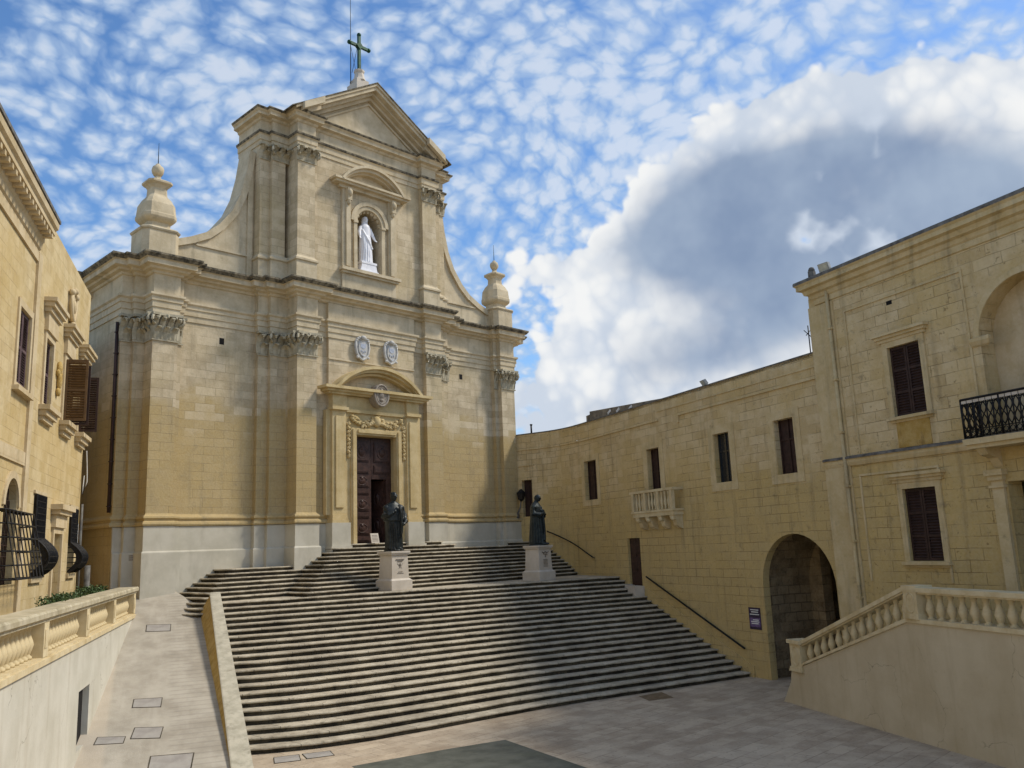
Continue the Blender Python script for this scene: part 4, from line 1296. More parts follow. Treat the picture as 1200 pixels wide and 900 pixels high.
g.box(-15.8, lx(-9.4), .05, .75, 6.68, 6.82); g.box(-15.8, lx(-9.44), .05, .68, 6.58, 6.68)
for t_ in (-9.75, -11.1, -12.5):
    g.prism([(.05, 6.58), (.62, 6.58), (.5, 6.42), (.2, 6.34), (.05, 6.1)], 'x', lx(t_) - .12, lx(t_) + .12)
sl_ = g.build('balcony_slab', M['wing_trim'], cb)
g = MB()
def balc_run(p0, p1):
    p0, p1 = Vector(p0), Vector(p1)
    L = (p1 - p0).length
    g.tube([p0 + Vector((0, 0, .98)), p1 + Vector((0, 0, .98))], .035, 6)
    g.tube([p0 + Vector((0, 0, .84)), p1 + Vector((0, 0, .84))], .014, 5)
    g.tube([p0 + Vector((0, 0, .22)), p1 + Vector((0, 0, .22))], .014, 5)
    g.tube([p0 + Vector((0, 0, .05)), p1 + Vector((0, 0, .05))], .018, 5)
    n = max(2, int(L / .17))
    d = (p1 - p0).normalized()
    for k in range(n + 1):
        q_ = p0 + (p1 - p0) * k / n
        g.tube([q_ + Vector((0, 0, .02)), q_ + Vector((0, 0, .98))], .018 if k % 6 else .03, 5)
        if k < n:
            c_ = q_ + d * (L / n / 2)
            for zc, rr in ((.13, .06), (.91, .055)):
                g.tube([c_ + d * rr * math.cos(a_ * PI / 4) + Vector((0, 0, zc + rr * math.sin(a_ * PI / 4))) for a_ in range(8)], .013, 4, closed=True)
            for sg in (1, -1):
                g.tube([c_ + d * sg * .07 * math.sin(j * .75) + Vector((0, 0, .24 + .6 * j / 8)) for j in range(9)], .015, 4)
balc_run((lx(-9.45), .7, 6.82), (-15.6, .7, 6.82)); balc_run((lx(-9.45), .1, 6.82), (lx(-9.45), .7, 6.82))
g.build('balcony_railing', M['metal_dark'], cb)
g = MB(); g.box(-15.6, lx(-9.47), .69, .712, 7.7, 7.77); g.build('rail_board', M['pedestal'], cb)
g = MB(); g.box(lx(-7.2), lx(-7.0), .05, .052, 10.98, 11.1); g.build('air_vent', M['black'], cb)

# ------------------------------------------------------------------ balustraded stair in the lower right corner
d_ = Vector((.52, .86)).normalized()
rb = empty('balustraded_stairway', (1.54, 12.67, 0), math.atan2(d_.y, d_.x))
tag(rb, 'plastered stair wall with a stone balustrade rising to the right under the corner palace', 'stairway')
# local x = away; s = -x
def base_z(s_):
    return .92 + (s_ - .55) * (2.66 - .92) / (5.6 - .55) if s_ < 5.6 else 2.66
g = MB()
poly = [(.06, -.1), (-.55, .9), (-.5, base_z(.5)), (-5.6, 2.66), (-14, 2.66), (-14, -.1)]
poly = [(.12, -.1), (-.1, .18), (-.42, .6), (-.5, .9), (-5.6, 2.62), (-14, 2.62), (-14, -.1)]
g.prism(poly, 'y', -.32, 0)
g.prism([(-1.3, -.1), (-1.3, .55), (-5.6, 2.2), (-14, 2.2), (-14, -.1)], 'y', -1.25, -.33)
g.build('stair_wall', M['beige_plaster'], rb)
g = MB()
g.prism([(-.45, .9), (-.45, .96), (-5.62, 2.71), (-14, 2.71), (-14, 2.615), (-5.6, 2.615)], 'y', -.36, .04)
g.build('base_course', M['baluster'], rb)
g = MB()
def railpoly(o0, o1): return [(-1.1, 1.66 + o0), (-1.1, 1.66 + o1), (-5.6, 3.3 + o1), (-14, 3.3 + o1), (-14, 3.3 + o0), (-5.6, 3.3 + o0)]
g.prism(railpoly(-.04, .0), 'y', -.34, .02); g.prism(railpoly(.0, .1), 'y', -.38, .06)
g.build('handrail_stone', M['baluster'], rb)
def newel(x0, x1, z0, z1, capd=.06):
    q = MB()
    q.box(x0, x1, -.37, .05, z0, z1)
    q.box(x0 - .03, x1 + .03, -.4, .08, z0, z0 + .12)
    q.box(x0 - capd, x1 + capd, -.37 - capd, .05 + capd, z1, z1 + .1)
    cx_, cz_ = (x0 + x1) / 2, (z0 + z1) / 2
    q.tube([(cx_ + a * (x1 - x0) * .3, .05, cz_ + .04 + b * (z1 - z0) * .34) for a, b in oval(1, 1, 18)], .018, 5, closed=True)
    q.build('newel_post', M['baluster'], rb)
newel(-1.12, -.6, .93, 1.68)
newel(-6.06, -5.62, 2.7, 3.34, .02)
q = MB()
BP = [(.075, 0), (.075, .05), (.045, .075), (.055, .1), (.085, .2), (.095, .25), (.08, .31), (.05, .42), (.042, .48), (.06, .51), (.06, .54), (.07, .56), (.07, .6)]
q.lathe(BP, 10)
b0 = q.build('baluster', M['baluster'], rb, (-1.3, -.16, base_z(1.3) + .03))
b0.scale = (1.12, 1.12, .98)
n = 13
for k in range(1, n):
    s_ = 1.3 + k * (5.42 - 1.3) / (n - 1)
    copy_part(b0, rb, (-s_, -.16, base_z(s_) + .03))
for k in range(24):
    s_ = 6.22 + k * .33
    copy_part(b0, rb, (-s_, -.16, 2.685))

# ------------------------------------------------------------------ terrace wall with balustrade on the left
AB = R(28.7)
tw = empty('terrace_wall', (-10.38, 29.16, 0), math.atan2(-math.cos(AB), -math.sin(AB)))
tag(tw, 'pale plastered terrace wall topped by a cream stone balustrade beside the ramp', 'terrace wall')
# local x toward the camera, y out towards the ramp
ZB = 2.86
g = MB()
g.walls(-.2, 30, -1.5, ZB, 0, .5, [(7.75, 9.1, .55, 1.84)])
g.box(-.2, 30, -.6, -.5, -1.5, ZB); g.box(-.2, 0, -.5, 0, -1.5, ZB - .001)
g.build('wall', M['grey_plaster'], tw)
g = MB(); g.box(7.76, 9.09, -.3, -.14, .56, 1.83); g.build('slit_window', M['black'], tw)
g = MB()
g.box(-.22, 30, -.52, .05, ZB, ZB + .1); g.box(-.2, 30, -.46, .0, ZB + .1, ZB + .14)
g.build('base_course', M['baluster'], tw)
g = MB()
g.prism([(-.5, 3.64), (.03, 3.64), (.03, 3.68), (.09, 3.72), (.09, 3.8), (.06, 3.84), (-.53, 3.84), (-.56, 3.8), (-.56, 3.72), (-.5, 3.68)], 'x', -.25, 30)
g.build('top_rail', [M['rail_top']], tw)
posts = [0.0, 4.3, 8.45, 12.8, 17.1, 21.4, 25.7]
for p in posts:
    q = MB()
    q.box(p - .2, p + .2, -.46, .015, ZB + .141, 3.638)
    q.box(p - .12, p + .12, .015, .03, ZB + .3, 3.5)
    q.build('post', M['baluster'], tw)
q = MB()
q.lathe([(.1, 0), (.1, .05), (.06, .08), (.07, .1), (.105, .2), (.12, .26), (.1, .33), (.06, .44), (.05, .51), (.075, .54), (.075, .57), (.09, .59), (.09, .637)], 10)
b0 = q.build('baluster', M['baluster'], tw, (.45, -.23, ZB + .141))
first = True
for i in range(len(posts) - 1):
    n = 13
    for k in range(n):
        x = posts[i] + .37 + k * (posts[i + 1] - posts[i] - .74) / (n - 1)
        if first:
            b0.location.x = x; first = False
        else:
            copy_part(b0, tw, (x, -.23, ZB + .141))

# ------------------------------------------------------------------ sunlit palace on the left
AL = R(27.5)
lp = empty('bishops_palace', (-11.42, 30.61, 0), math.atan2(-math.cos(AL), -math.sin(AL)))
lp.name = 'sunlit_palace'
tag(lp, 'sunlit yellow limestone palace with shuttered windows and bulging iron window grilles', 'building')
# local x toward camera, y outward. t -> x = -t
g = MB()
WINS = [(10.5, 11.6, 8.6, 10.3), (7.6, 8.5, 8.66, 10.34), (4.95, 5.85, 8.66, 10.34), (2.45, 3.35, 8.66, 10.34)]
GW = [(7.5, 8.6, 4.42, 6.38), (2.65, 3.7, 4.42, 6.3)]
PDOOR = (5.0, 6.1, 2.6, 5.5)
lowm = [PDOOR] + WINS[1:] + GW
g.walls(2.0, 9.9, 1.5, 13.35, 0, .28, lowm)
g.box(2.0, 9.9, -8, -.5, 1.5, 13.3)
g.quad((2.0, 0, 1.5), (2.0, -8, 1.5), (2.0, -8, 13.35), (2.0, 0, 13.35))
g.quad((2.0, 0, 13.35), (9.9, 0, 13.35), (9.9, -8, 13.35), (2.0, -8, 13.35))
g.walls(9.9, 30, 1.5, 12.7, .06, .3, [WINS[0]], arches=[(10.6, 11.75, 4.3, 5.95)])
g.box(9.901, 30, -8, -.5, 1.5, 12.7)
g.quad((9.9, .06, 1.5), (9.9, -.1, 1.5), (9.9, -.1, 12.7), (9.9, .06, 12.7))
a_ = math.atan2(-math.cos(AL), -math.sin(AL))
g.build('wall', M['yellow'], lp)
g = MB()
g.M = Matrix.Rotation(-a_, 4, 'Z') @ Matrix.Translation((11.42, -30.61, 0))
g.prism([(-12.6, 29.6), (-12.6, 58), (-9.0, 58), (-9.0, 60), (-20, 60), (-20, 34)], 'z', 1.5, 13.2)
g.build('alley_shade_block', M['yellow'], lp)  # unseen block added behind the palace to shade the alley
g = MB()
g.box(9.92, 10.3, .06, .12, 1.5, 12.0)
g.box(10.3, 30, .06, .1, 6.95, 7.2); g.box(10.3, 30, .06, .11, 11.75, 12.0)
g.sweep([(10.25, .06), (30, .06)], [(0, 12.0), (.08, 12.06), (.1, 12.2), (.14, 12.26), (.14, 12.4), (.36, 12.42), (.36, 12.54), (.42, 12.58), (.44, 12.7), (0, 12.76)])
for k in range(42):
    x = 10.4 + k * .3
    g.box(x, x + .12, .18, .4, 12.3, 12.42)
g.build('cornice', M['yellow_trim'], lp)
g = MB(); g.box(10.2, 30, -8, .52, 12.74, 12.82); g.build('roof_edge', M['coping'], lp)
for i, (a, b, c, d) in enumerate(WINS):
    f = MB()
    frame_bars(f, a, b, c, d, .0 if i else .06, .05 if i else .1, .16)
    if i:
        f.box(a - .2, b + .2, 0, .1, d + .16, d + .62)
        f.box(a - .3, b + .3, 0, .16, d + .62, d + .74); f.box(a - .36, b + .36, 0, .24, d + .74, d + .86); f.box(a - .42, b + .42, 0, .3, d + .86, d + .96)
        f.box(a - .3, b + .3, 0, .26, c - .2, c - .08); f.box(a - .24, b + .24, 0, .18, c - .34, c - .2); f.box(a - .18, b + .18, 0, .1, c - .46, c - .34)
    else:
        f.box(a - .2, b + .2, .06, .2, c - .2, c - .1)
    f.build('window_surround', M['yellow_trim'], lp)
    p = MB()
    if i in (0, 1):
        m_ = (a + b) / 2
        shutter(p, a + .01, m_ - .008, c + .01, d - .01, -.1 if i else -.02, .06); shutter(p, m_ + .008, b - .01, c + .01, d - .01, -.1 if i else -.02, .06)
        p.build('shutters', M['shutter_mauve'], lp)
    else:
        p.box(a - .02, b + .02, -.28, -.25, c - .02, d + .02)
        wo = p.build('window', M['glass'], lp)
        for sx, ang_, nm in ((b, -96, 'open_shutter'), (a, -84, 'open_shutter')):
            s_ = MB()
            s_.M = Matrix.Translation((sx, .06, 0)) @ Matrix.Rotation(R(90), 4, 'Z')
            if i == 2 and sx == b:
                shutter(s_, 0, .56, c - .05, d + .02, 0, .07, back=False)
                s_.build(nm, M['shutter_brown'], wo)
            elif i == 2:
                shutter(s_, 0, .5, c - .05, d + .02, -.05, .07, back=False); s_.build(nm, M['shutter'], wo)
            elif sx == b:
                shutter(s_, 0, .5, c - .02, d, 0, .07, back=False); s_.build(nm, M['shutter'], wo)
# coats of arms
ca_ = MB()
out = [(-.3, .36), (0, .42), (.3, .36), (.34, 0), (.2, -.34), (0, -.46), (-.2, -.34), (-.34, 0)]
ca_.prism([(5.5 + a, 11.98 + b) for a, b in out], 'y', 0, .1)
ca_.tube([(5.5 + a, .1, 11.98 + b) for a, b in out], .06, 6, closed=True)
for p in ((5.5, .12, 12.45), (5.2, .1, 12.35), (5.8, .1, 12.35), (5.5, .1, 11.45)): ca_.ball(p, (.14, .1, .1), 8, 6)
ca_.ball((5.5, .12, 11.98), (.14, .06, .2), 8, 6)
ca_.build('coat_of_arms', M['yellow_trim'], lp)
ca_ = MB()
for p, r_ in (((6.75, .05, 9.9), (.14, .08, .2)), ((6.75, .06, 9.55), (.1, .08, .24)), ((6.75, .05, 9.25), (.14, .07, .12)), ((6.6, .05, 9.75), (.08, .06, .1)), ((6.9, .05, 9.75), (.08, .06, .1))):
    ca_.ball(p, r_, 8, 6)
ca_.build('wall_relief', M['ochre'], lp)
# door hood and door
f = MB()
a, b, c, d = PDOOR
frame_bars(f, a, b, 3.0, d, 0, .06, .16)
f.box(a - .26, b + .26, 0, .12, d + .16, d + .5); f.box(a - .36, b + .36, 0, .22, d + .5, d + .62); f.box(a - .44, b + .44, 0, .3, d + .62, d + .76)
f.build('door_surround', M['yellow_trim'], lp)
f = MB()
f.box(a, b, -.24, -.18, 2.6, d)
for k in range(4): f.box(a + .1, b - .1, -.18, -.16, 2.75 + k * .68, 3.3 + k * .68)
f.build('door', M['beige_plaster'], lp)
# belly grilles
def belly(x0, x1, z0, z1, out=.36):
    m_ = MB()
    def yb(z):
        f_ = (z - z0) / (z1 - z0)
        if f_ > .52: return .06
        u_ = f_ / .52
        return .06 + out * math.sin(min(1, u_ * 1.15) * PI) ** .8 * (1 - .15 * u_) if u_ < .87 else .06 + .04 * (1 - u_)
    zs = [z0 + (z1 - z0) * k / 26 for k in range(27)]
    nb = 8
    for k in range(nb + 1):
        x = x0 + (x1 - x0) * k / nb
        th = .03 if k in (0, nb) else .016
        m_.tube([(x, yb(z), z) for z in zs], th, 5)
    for k in range(0, 27, 2):
        z = zs[k]
        m_.tube([(x0, yb(z), z), (x1, yb(z), z)], .014, 5)
        for x in (x0, x1):
            if yb(z) > .1: m_.tube([(x, .0, z), (x, yb(z), z)], .014, 5)
    for x in (x0, x1):                                  # the heavy flat side straps
        for j in range(len(zs) - 1):
            m_.quad((x, max(yb(zs[j]) - .16, .0), zs[j]), (x, yb(zs[j]), zs[j]), (x, yb(zs[j + 1]), zs[j + 1]), (x, max(yb(zs[j + 1]) - .16, .0), zs[j + 1]))
    m_.build('iron_grille', M['metal_dark'], lp, recalc=False)
for (a, b, c, d) in GW:
    belly(a, b, c, d)
    p = MB(); p.box(a - .02, b + .02, -.28, -.24, c - .02, d + .02); p.box((a + b) / 2 - .03, (a + b) / 2 + .03, -.24, -.2, c, d)
    p.build('ground_window', M['glass'], lp)
    f = MB(); f.box(a - .1, b + .1, 0, .07, c - .16, c - .03); f.box(a - .12, b + .12, 0, .05, d + .02, d + .1); f.build('window_sill', M['yellow_trim'], lp)
# box cage with arched window
m_ = MB()
x0, x1, z0, z1, oo = 10.3, 12.9, 4.42, 5.8, .62
for k in range(9):
    x = x0 + (x1 - x0) * k / 8
    m_.tube([(x, .06, z1), (x, .35, z1), (x, oo, z0), (x, .06, z0)], .016, 5)
for k in range(6):
    f_ = k / 5
    y = .35 + (oo - .35) * f_
    z = z1 + (z0 - z1) * f_
    m_.tube([(x0, .06, z), (x0, y, z), (x1, y, z), (x1, .06, z)], .018, 5)
for y in (.2, .35, .5):
    m_.tube([(x0, y, z0), (x1, y, z0)], .014, 5)
m_.build('cage_grille', M['metal_dark'], lp)
p = MB(); p.box(10.5, 11.85, -.25, -.2, 4.2, 6.6)
for k in range(9):
    p.box(10.6 + k * .14, 10.62 + k * .14, -.1, -.08, 4.3, 6.5); p.box(10.6, 11.75, -.1, -.08, 4.4 + k * .24, 4.42 + k * .24)
p.build('arched_window', M['shutter'], lp)
f = MB()
for k in range(16):
    a0, a1 = PI * k / 16, PI * (k + 1) / 16
    f.prism([(11.175 + r_ * math.cos(t_), 5.95 + r_ * math.sin(t_)) for r_, t_ in ((.6, a0), (.76, a0), (.76, a1), (.6, a1))], 'y', .06, .1)
f.box(10.0, 10.08, .06, .1, 6.0, 7.0); f.box(10.0, 12.5, .06, .1, 6.9, 6.96)
f.build('arch_surround', M['yellow_trim'], lp)
g = MB()
g.tube([(2.0 + .05, .12, 8.2), (2.05, .16, 7.6), (2.2, .2, 7.2), (2.3, .1, 6.8), (2.1, .1, 7.4)], .02, 5)
g.build('loose_cable', M['cable'], lp)
g = MB(); g.tube([(1.9, .3, 3.0), (1.9, .3, 4.6)], .09, 9); g.tube([(2.2, .1, 3.0), (2.2, .1, 6.5)], .035, 6); g.build('pipe', M['coping'], lp)
g = MB(); g.box(2.2, 2.55, .0, .03, 5.3, 5.9); g.build('wall_plaque', M['white'], lp)

# ------------------------------------------------------------------ statues
def loft(mb, secs, n=28):
    """secs: (z, cx, cy, rx, ry, fold amplitude, phase)"""
    V = []
    for z, cx, cy, rx, ry, fa, ph in secs:
        for i in range(n):
            a = 2 * PI * i / n
            k = 1 + fa * math.sin(a * 7 + ph) + fa * .6 * math.sin(a * 11 + ph * 2 + z)
            V.append((cx + rx * k * math.cos(a), cy + ry * k * math.sin(a), z))
    fs = [(j * n + i, j * n + (i + 1) % n, (j + 1) * n + (i + 1) % n, (j + 1) * n + i) for j in range(len(secs) - 1) for i in range(n)]
    mb.add(V, fs, 0, True)
    mb.add(V, [tuple(range(n))[::-1], tuple(range((len(secs) - 1) * n, len(secs) * n))])
def head(mb, c, r=.12, yaw=0, tilt=0):
    Mx = Matrix.Translation(c) @ Matrix.Rotation(yaw, 4, 'Z') @ Matrix.Rotation(tilt, 4, 'X')
    old = mb.M; mb.M = Mx                               # face looks along +y
    mb.ball((0, 0, 0), (r * .8, r * .98, r * 1.18), 18, 14)
    mb.ball((0, r * .35, -r * .55), (r * .6, r * .55, r * .55), 12, 9)
    mb.tube([(0, r * .9, r * .18), (0, r * 1.22, -r * .2), (0, r * .95, -r * .28)], [r * .1, r * .17, r * .12], 7)
    for sg in (1, -1):
        mb.ball((sg * r * .33, r * .84, r * .12), (r * .17, r * .13, r * .1), 8, 6)
        mb.ball((sg * r * .34, r * .9, r * .3), (r * .25, r * .1, r * .07), 8, 6)
        mb.ball((sg * r * .8, -r * .05, -r * .05), (r * .1, r * .22, r * .3), 8, 6)
    mb.ball((0, r * .87, -r * .5), (r * .3, r * .13, r * .08), 8, 6)
    mb.ball((0, r * .82, -r * .85), (r * .26, r * .2, r * .16), 8, 6)
    mb.M = old
def hand(mb, wrist, dirv, palm_n, size=.19):
    """palm plus five bent fingers"""
    d = Vector(dirv).normalized(); nrm = Vector(palm_n).normalized()
    nrm = (nrm - d * nrm.dot(d)).normalized(); s_ = d.cross(nrm)
    w_ = Vector(wrist)
    k = size / .19
    mb.tube([w_, w_ + d * .05 * k, w_ + d * .1 * k], [.032 * k, .042 * k, .04 * k], 9)
    for i, (o, L) in enumerate(((-.034, .07), (-.012, .085), (.011, .08), (.033, .062))):
        b_ = w_ + d * .09 * k + s_ * o * k
        mb.tube([b_, b_ + d * L * .5 * k + nrm * .012 * k, b_ + d * L * .85 * k + nrm * .04 * k], [.0145 * k, .013 * k, .011 * k], 7)
    b_ = w_ + d * .03 * k - s_ * .035 * k
    mb.tube([b_, b_ + d * .04 * k - s_ * .03 * k + nrm * .01 * k, b_ + d * .075 * k - s_ * .03 * k + nrm * .025 * k], [.017 * k, .015 * k, .012 * k], 7)

def pedestal(name, u, y, label, marks):
    e = empty(name, (u, y, 21 * RS), 0)
    tag(e, label, 'pedestal', 'cream pedestals of the bronze statues')
    g = MB()
    g.prism([(-.5, -.5), (.5, -.5), (.5, .5), (-.5, .5)], 'z', 0, .38)
    V0 = [(-.5, -.5), (.5, -.5), (.5, .5), (-.5, .5)]
    def fr(z0, z1, a, b):
        vs_ = [(sx * a, sy * a, z0) for sx, sy in ((-1, -1), (1, -1), (1, 1), (-1, 1))] + [(sx * b, sy * b, z1) for sx, sy in ((-1, -1), (1, -1), (1, 1), (-1, 1))]
        g.add(vs_, [(0, 1, 5, 4), (1, 2, 6, 5), (2, 3, 7, 6), (3, 0, 4, 7), (4, 5, 6, 7)])
    fr(.38, .44, .48, .42); fr(.44, 1.32, .41, .38)
    g.box(-.43, .43, -.43, .43, 1.32, 1.38); g.box(-.46, .46, -.46, .46, 1.38, 1.46)
    g.build('plinth', M['pedestal'], e, bevel=.012)
    q = MB()
    marks(q)
    q.build('inscription', M['engraved'], e)
    return e
def marks1(q):
    y = -.415
    for a, b, c, d in ((-.2, .2, 1.14, 1.16), (-.12, .12, 1.08, 1.1), (-.15, .15, .62, .64), (-.1, .1, .68, .695)):
        q.box(a, b, y, y + .03, c, d)
    q.tube([(-.12, y + .02, 1.0), (0, y + .02, .82), (.12, y + .02, 1.0)], .012, 5)
    q.tube([(-.07, y + .02, .8), (0, y + .02, .93), (.07, y + .02, .8)], .01, 5)
    q.ball((0, y + .02, .95), (.05, .02, .06), 8, 6)
def marks2(q):
    y = -.41
    q.tube([(-.2, y, 1.2), (-.1, y, 1.14), (0, y, 1.2), (.1, y, 1.14), (.2, y, 1.2)], .018, 5)
    q.tube([(-.12, y, 1.1), (.12, y, 1.08)], .018, 5); q.tube([(0, y, 1.08), (0, y, .96)], .018, 5)
    for k in range(6): q.box(-.13, .13, y - .008, y + .03, .58 + k * .055, .595 + k * .055)
P1 = (-1.5, 26.85); P2 = (5.05, 25.35)
pedestal('statue_pedestal', *P1, 'cream pedestal with a carved crest under the statue before the door', marks1)
pedestal('statue_pedestal', *P2, 'cream pedestal with dark lettering under the statue near the shaded wing', marks2)

# statue before the door: cleric in cassock and cape, right hand to the chest (faces -y)
s_ = MB()
H = 0
loft(s_, [(0.06, 0, .02, .33, .30, .05, 0), (.25, 0, .02, .33, .29, .06, .3), (.6, 0, .02, .32, .27, .06, .7), (.95, 0, .01, .33, .26, .05, 1.1), (1.2, 0, 0, .34, .25, .035, 1.4),
          (1.45, 0, 0, .37, .25, .03, 1.8), (1.65, 0, .01, .36, .23, .02, 2.1), (1.78, 0, .02, .31, .19, .01, 2.4), (1.86, 0, .02, .2, .14, 0, 0), (1.9, 0, .01, .1, .1, 0, 0), (1.97, 0, 0, .075, .085, 0, 0)])
loft(s_, [(1.15, 0, 0, .40, .30, .03, .4), (1.17, 0, 0, .41, .30, .03, .4), (1.4, 0, 0, .42, .28, .025, .8), (1.62, 0, .01, .39, .25, .015, 1.2), (1.8, 0, .02, .3, .18, .01, 1.4), (1.85, 0, .02, .16, .13, 0, 0)])
head(s_, (0, -.03, 2.1), .15, PI + R(18), R(-6))
s_.ball((0, .02, 2.215), (.125, .135, .065), 12, 7)       # skull cap
# sleeves and arms
s_.ball((-.31, .0, 1.65), .135, 12, 9)
s_.tube([(-.36, 0, 1.68), (-.45, -.06, 1.35), (-.32, -.3, 1.38), (-.17, -.35, 1.47)], [.10, .13, .1, .055], 10)
hand(s_, (-.17, -.35, 1.47), (.8, -.06, .5), (0, 1, 0), .2)
s_.ball((.31, .0, 1.65), .135, 12, 9)
s_.tube([(.36, 0, 1.68), (.44, -.04, 1.32), (.38, -.25, 1.12), (.32, -.34, 1.06)], [.10, .13, .11, .055], 10)
hand(s_, (.32, -.34, 1.06), (-.5, -.5, -.5), (-.6, .6, 0), .2)
for x in (-.14, .14): s_.ball((x, -.26, .06), (.085, .17, .06), 10, 7)
for k in range(9):                                      # long folds
    a = R(200 + k * 17)
    s_.tube([(.33 * math.cos(a), .28 * math.sin(a), .08), (.32 * math.cos(a + .05), .27 * math.sin(a + .05), .6), (.33 * math.cos(a), .25 * math.sin(a), 1.12)], [.04, .032, .02], 6)
s_.tube([(.1, -.27, 1.78), (.16, -.32, 1.45), (.2, -.33, 1.0), (.17, -.31, .5)], [.04, .05, .055, .045], 6)
st = empty('bronze_statue', (P1[0] + .02, P1[1], 21 * RS + 1.46), R(-12))
tag(st, 'dark bronze statue of a caped cleric with a hand on his chest, before the door', 'statue', 'bronze statues on the steps')
remeshed(s_, .016, 'figure', M['bronze'], st)
g = MB(); g.lathe([(.38, 0), (.4, .03), (.37, .07)], 20); g.build('base', M['bronze'], st)

# second statue: bareheaded cleric turned to the square's right side, holding a book
s_ = MB()
loft(s_, [(0.06, 0, .02, .31, .29, .06, 0), (.3, 0, .02, .30, .27, .07, .3), (.65, 0, .02, .29, .25, .06, .7), (1.0, 0, .01, .29, .23, .045, 1.1), (1.25, 0, 0, .30, .22, .03, 1.4),
          (1.45, 0, 0, .32, .22, .02, 1.8), (1.6, 0, .01, .32, .2, .01, 2.1), (1.7, 0, .02, .26, .16, 0, 2.4), (1.77, 0, .02, .16, .12, 0, 0), (1.81, 0, .01, .09, .09, 0, 0), (1.87, 0, -.02, .072, .08, 0, 0)])
head(s_, (0, -.06, 1.97), .128, PI, R(-14))
s_.ball((-.26, .0, 1.57), .12, 12, 9)
s_.tube([(-.31, 0, 1.6), (-.37, .02, 1.3), (-.27, -.2, 1.26), (-.15, -.25, 1.32)], [.09, .12, .095, .05], 10)
hand(s_, (-.15, -.25, 1.32), (.7, -.2, .1), (0, .3, 1), .19)
s_.ball((.26, .0, 1.57), .12, 12, 9)
s_.tube([(.31, 0, 1.6), (.37, .0, 1.28), (.28, -.2, 1.2), (.17, -.26, 1.24)], [.09, .12, .095, .05], 10)
hand(s_, (.17, -.26, 1.24), (-.7, -.2, .1), (0, .3, 1), .19)
s_.cbox((0, -.27, 1.37), (.24, .06, .22), Matrix.Rotation(R(-15), 3, 'X'))
for x in (-.12, .12): s_.ball((x, -.26, .06), (.08, .16, .06), 10, 7)
for k in range(12):
    a = R(150 + k * 22)
    s_.tube([(.31 * math.cos(a), .27 * math.sin(a), .08), (.30 * math.cos(a + .06), .25 * math.sin(a + .06), .6), (.29 * math.cos(a), .22 * math.sin(a), 1.15)], [.042, .034, .02], 6)
s_.tube([(-.05, -.2, 1.6), (-.1, -.29, 1.1), (-.07, -.3, .6), (-.1, -.3, .2)], [.03, .04, .045, .05], 6)
st2 = empty('bronze_statue', (P2[0], P2[1], 21 * RS + 1.46), R(28))
tag(st2, 'greenish bronze statue of a robed cleric with bent arms, beside the shaded wing', 'statue', 'bronze statues on the steps')
fg = remeshed(s_, .016, 'figure', M['bronze_green'], st2); fg.scale = (1.18, 1.18, 1.02)
g = MB(); g.lathe([(.36, 0), (.38, .03), (.35, .07)], 20); g.build('base', M['bronze_green'], st2)

# white marble figure in the niche
s_ = MB()
loft(s_, [(0.0, 0, 0, .34, .28, .05, 0), (.3, 0, 0, .32, .27, .06, .4), (.7, .02, 0, .3, .25, .06, .9), (1.05, .03, 0, .29, .23, .05, 1.3), (1.35, .02, 0, .27, .2, .04, 1.8), (1.55, 0, 0, .27, .19, .03, 2.1),
          (1.75, 0, 0, .26, .18, .02, 2.4), (1.86, 0, .01, .2, .14, .01, 2.6), (1.92, 0, .01, .09, .09, 0, 0), (1.98, 0, 0, .07, .075, 0, 0)])
head(s_, (0, .02, 2.1), .13, R(14), 0)
loft(s_, [(1.5, 0, -.07, .3, .17, .04, .4), (1.75, 0, -.06, .26, .17, .03, .6), (1.95, 0, -.05, .15, .14, .01, 0), (2.1, 0, -.045, .15, .15, .01, 0), (2.22, 0, -.02, .125, .14, 0, 0), (2.28, 0, 0, .06, .08, 0, 0)])
s_.ball((.21, .0, 1.71), .1, 12, 9)
s_.tube([(.26, 0, 1.74), (.36, .05, 1.45), (.4, .16, 1.2)], [.08, .09, .05], 9); hand(s_, (.4, .16, 1.2), (.35, .5, -.8), (0, 1, .5), .18)
s_.ball((-.21, .0, 1.71), .1, 12, 9)
s_.tube([(-.26, 0, 1.74), (-.36, .05, 1.45), (-.42, .16, 1.2)], [.08, .09, .05], 9); hand(s_, (-.42, .16, 1.2), (-.35, .5, -.8), (0, 1, .5), .18)
for k in range(8):
    a = R(20 + k * 20)
    s_.tube([(.32 * math.cos(a), .27 * math.sin(a), .02), (.3 * math.cos(a + .1), .25 * math.sin(a + .1), .6), (.26 * math.cos(a + .2), .2 * math.sin(a + .2), 1.3)], [.045, .035, .02], 6)
s_.tube([(.24, .1, 1.6), (0, .24, 1.1), (-.24, .2, .7)], [.04, .05, .06], 7)
mst = empty('marble_statue', (0, 30.62, 17.055), PI)
tag(mst, 'white marble statue of a veiled woman standing in the upper niche of the church', 'statue')
remeshed(s_, .018, 'figure', M['marble'], mst, (0, 0, .5))
g = MB()
g.box(-.5, .5, -.34, .34, 0, .1)
g.prism([(-.46, .1), (.46, .1), (.38, .42), (-.38, .42)], 'y', -.3, .3); g.box(-.42, .42, -.32, .32, .42, .52)
g.build('base', M['marble'], mst)

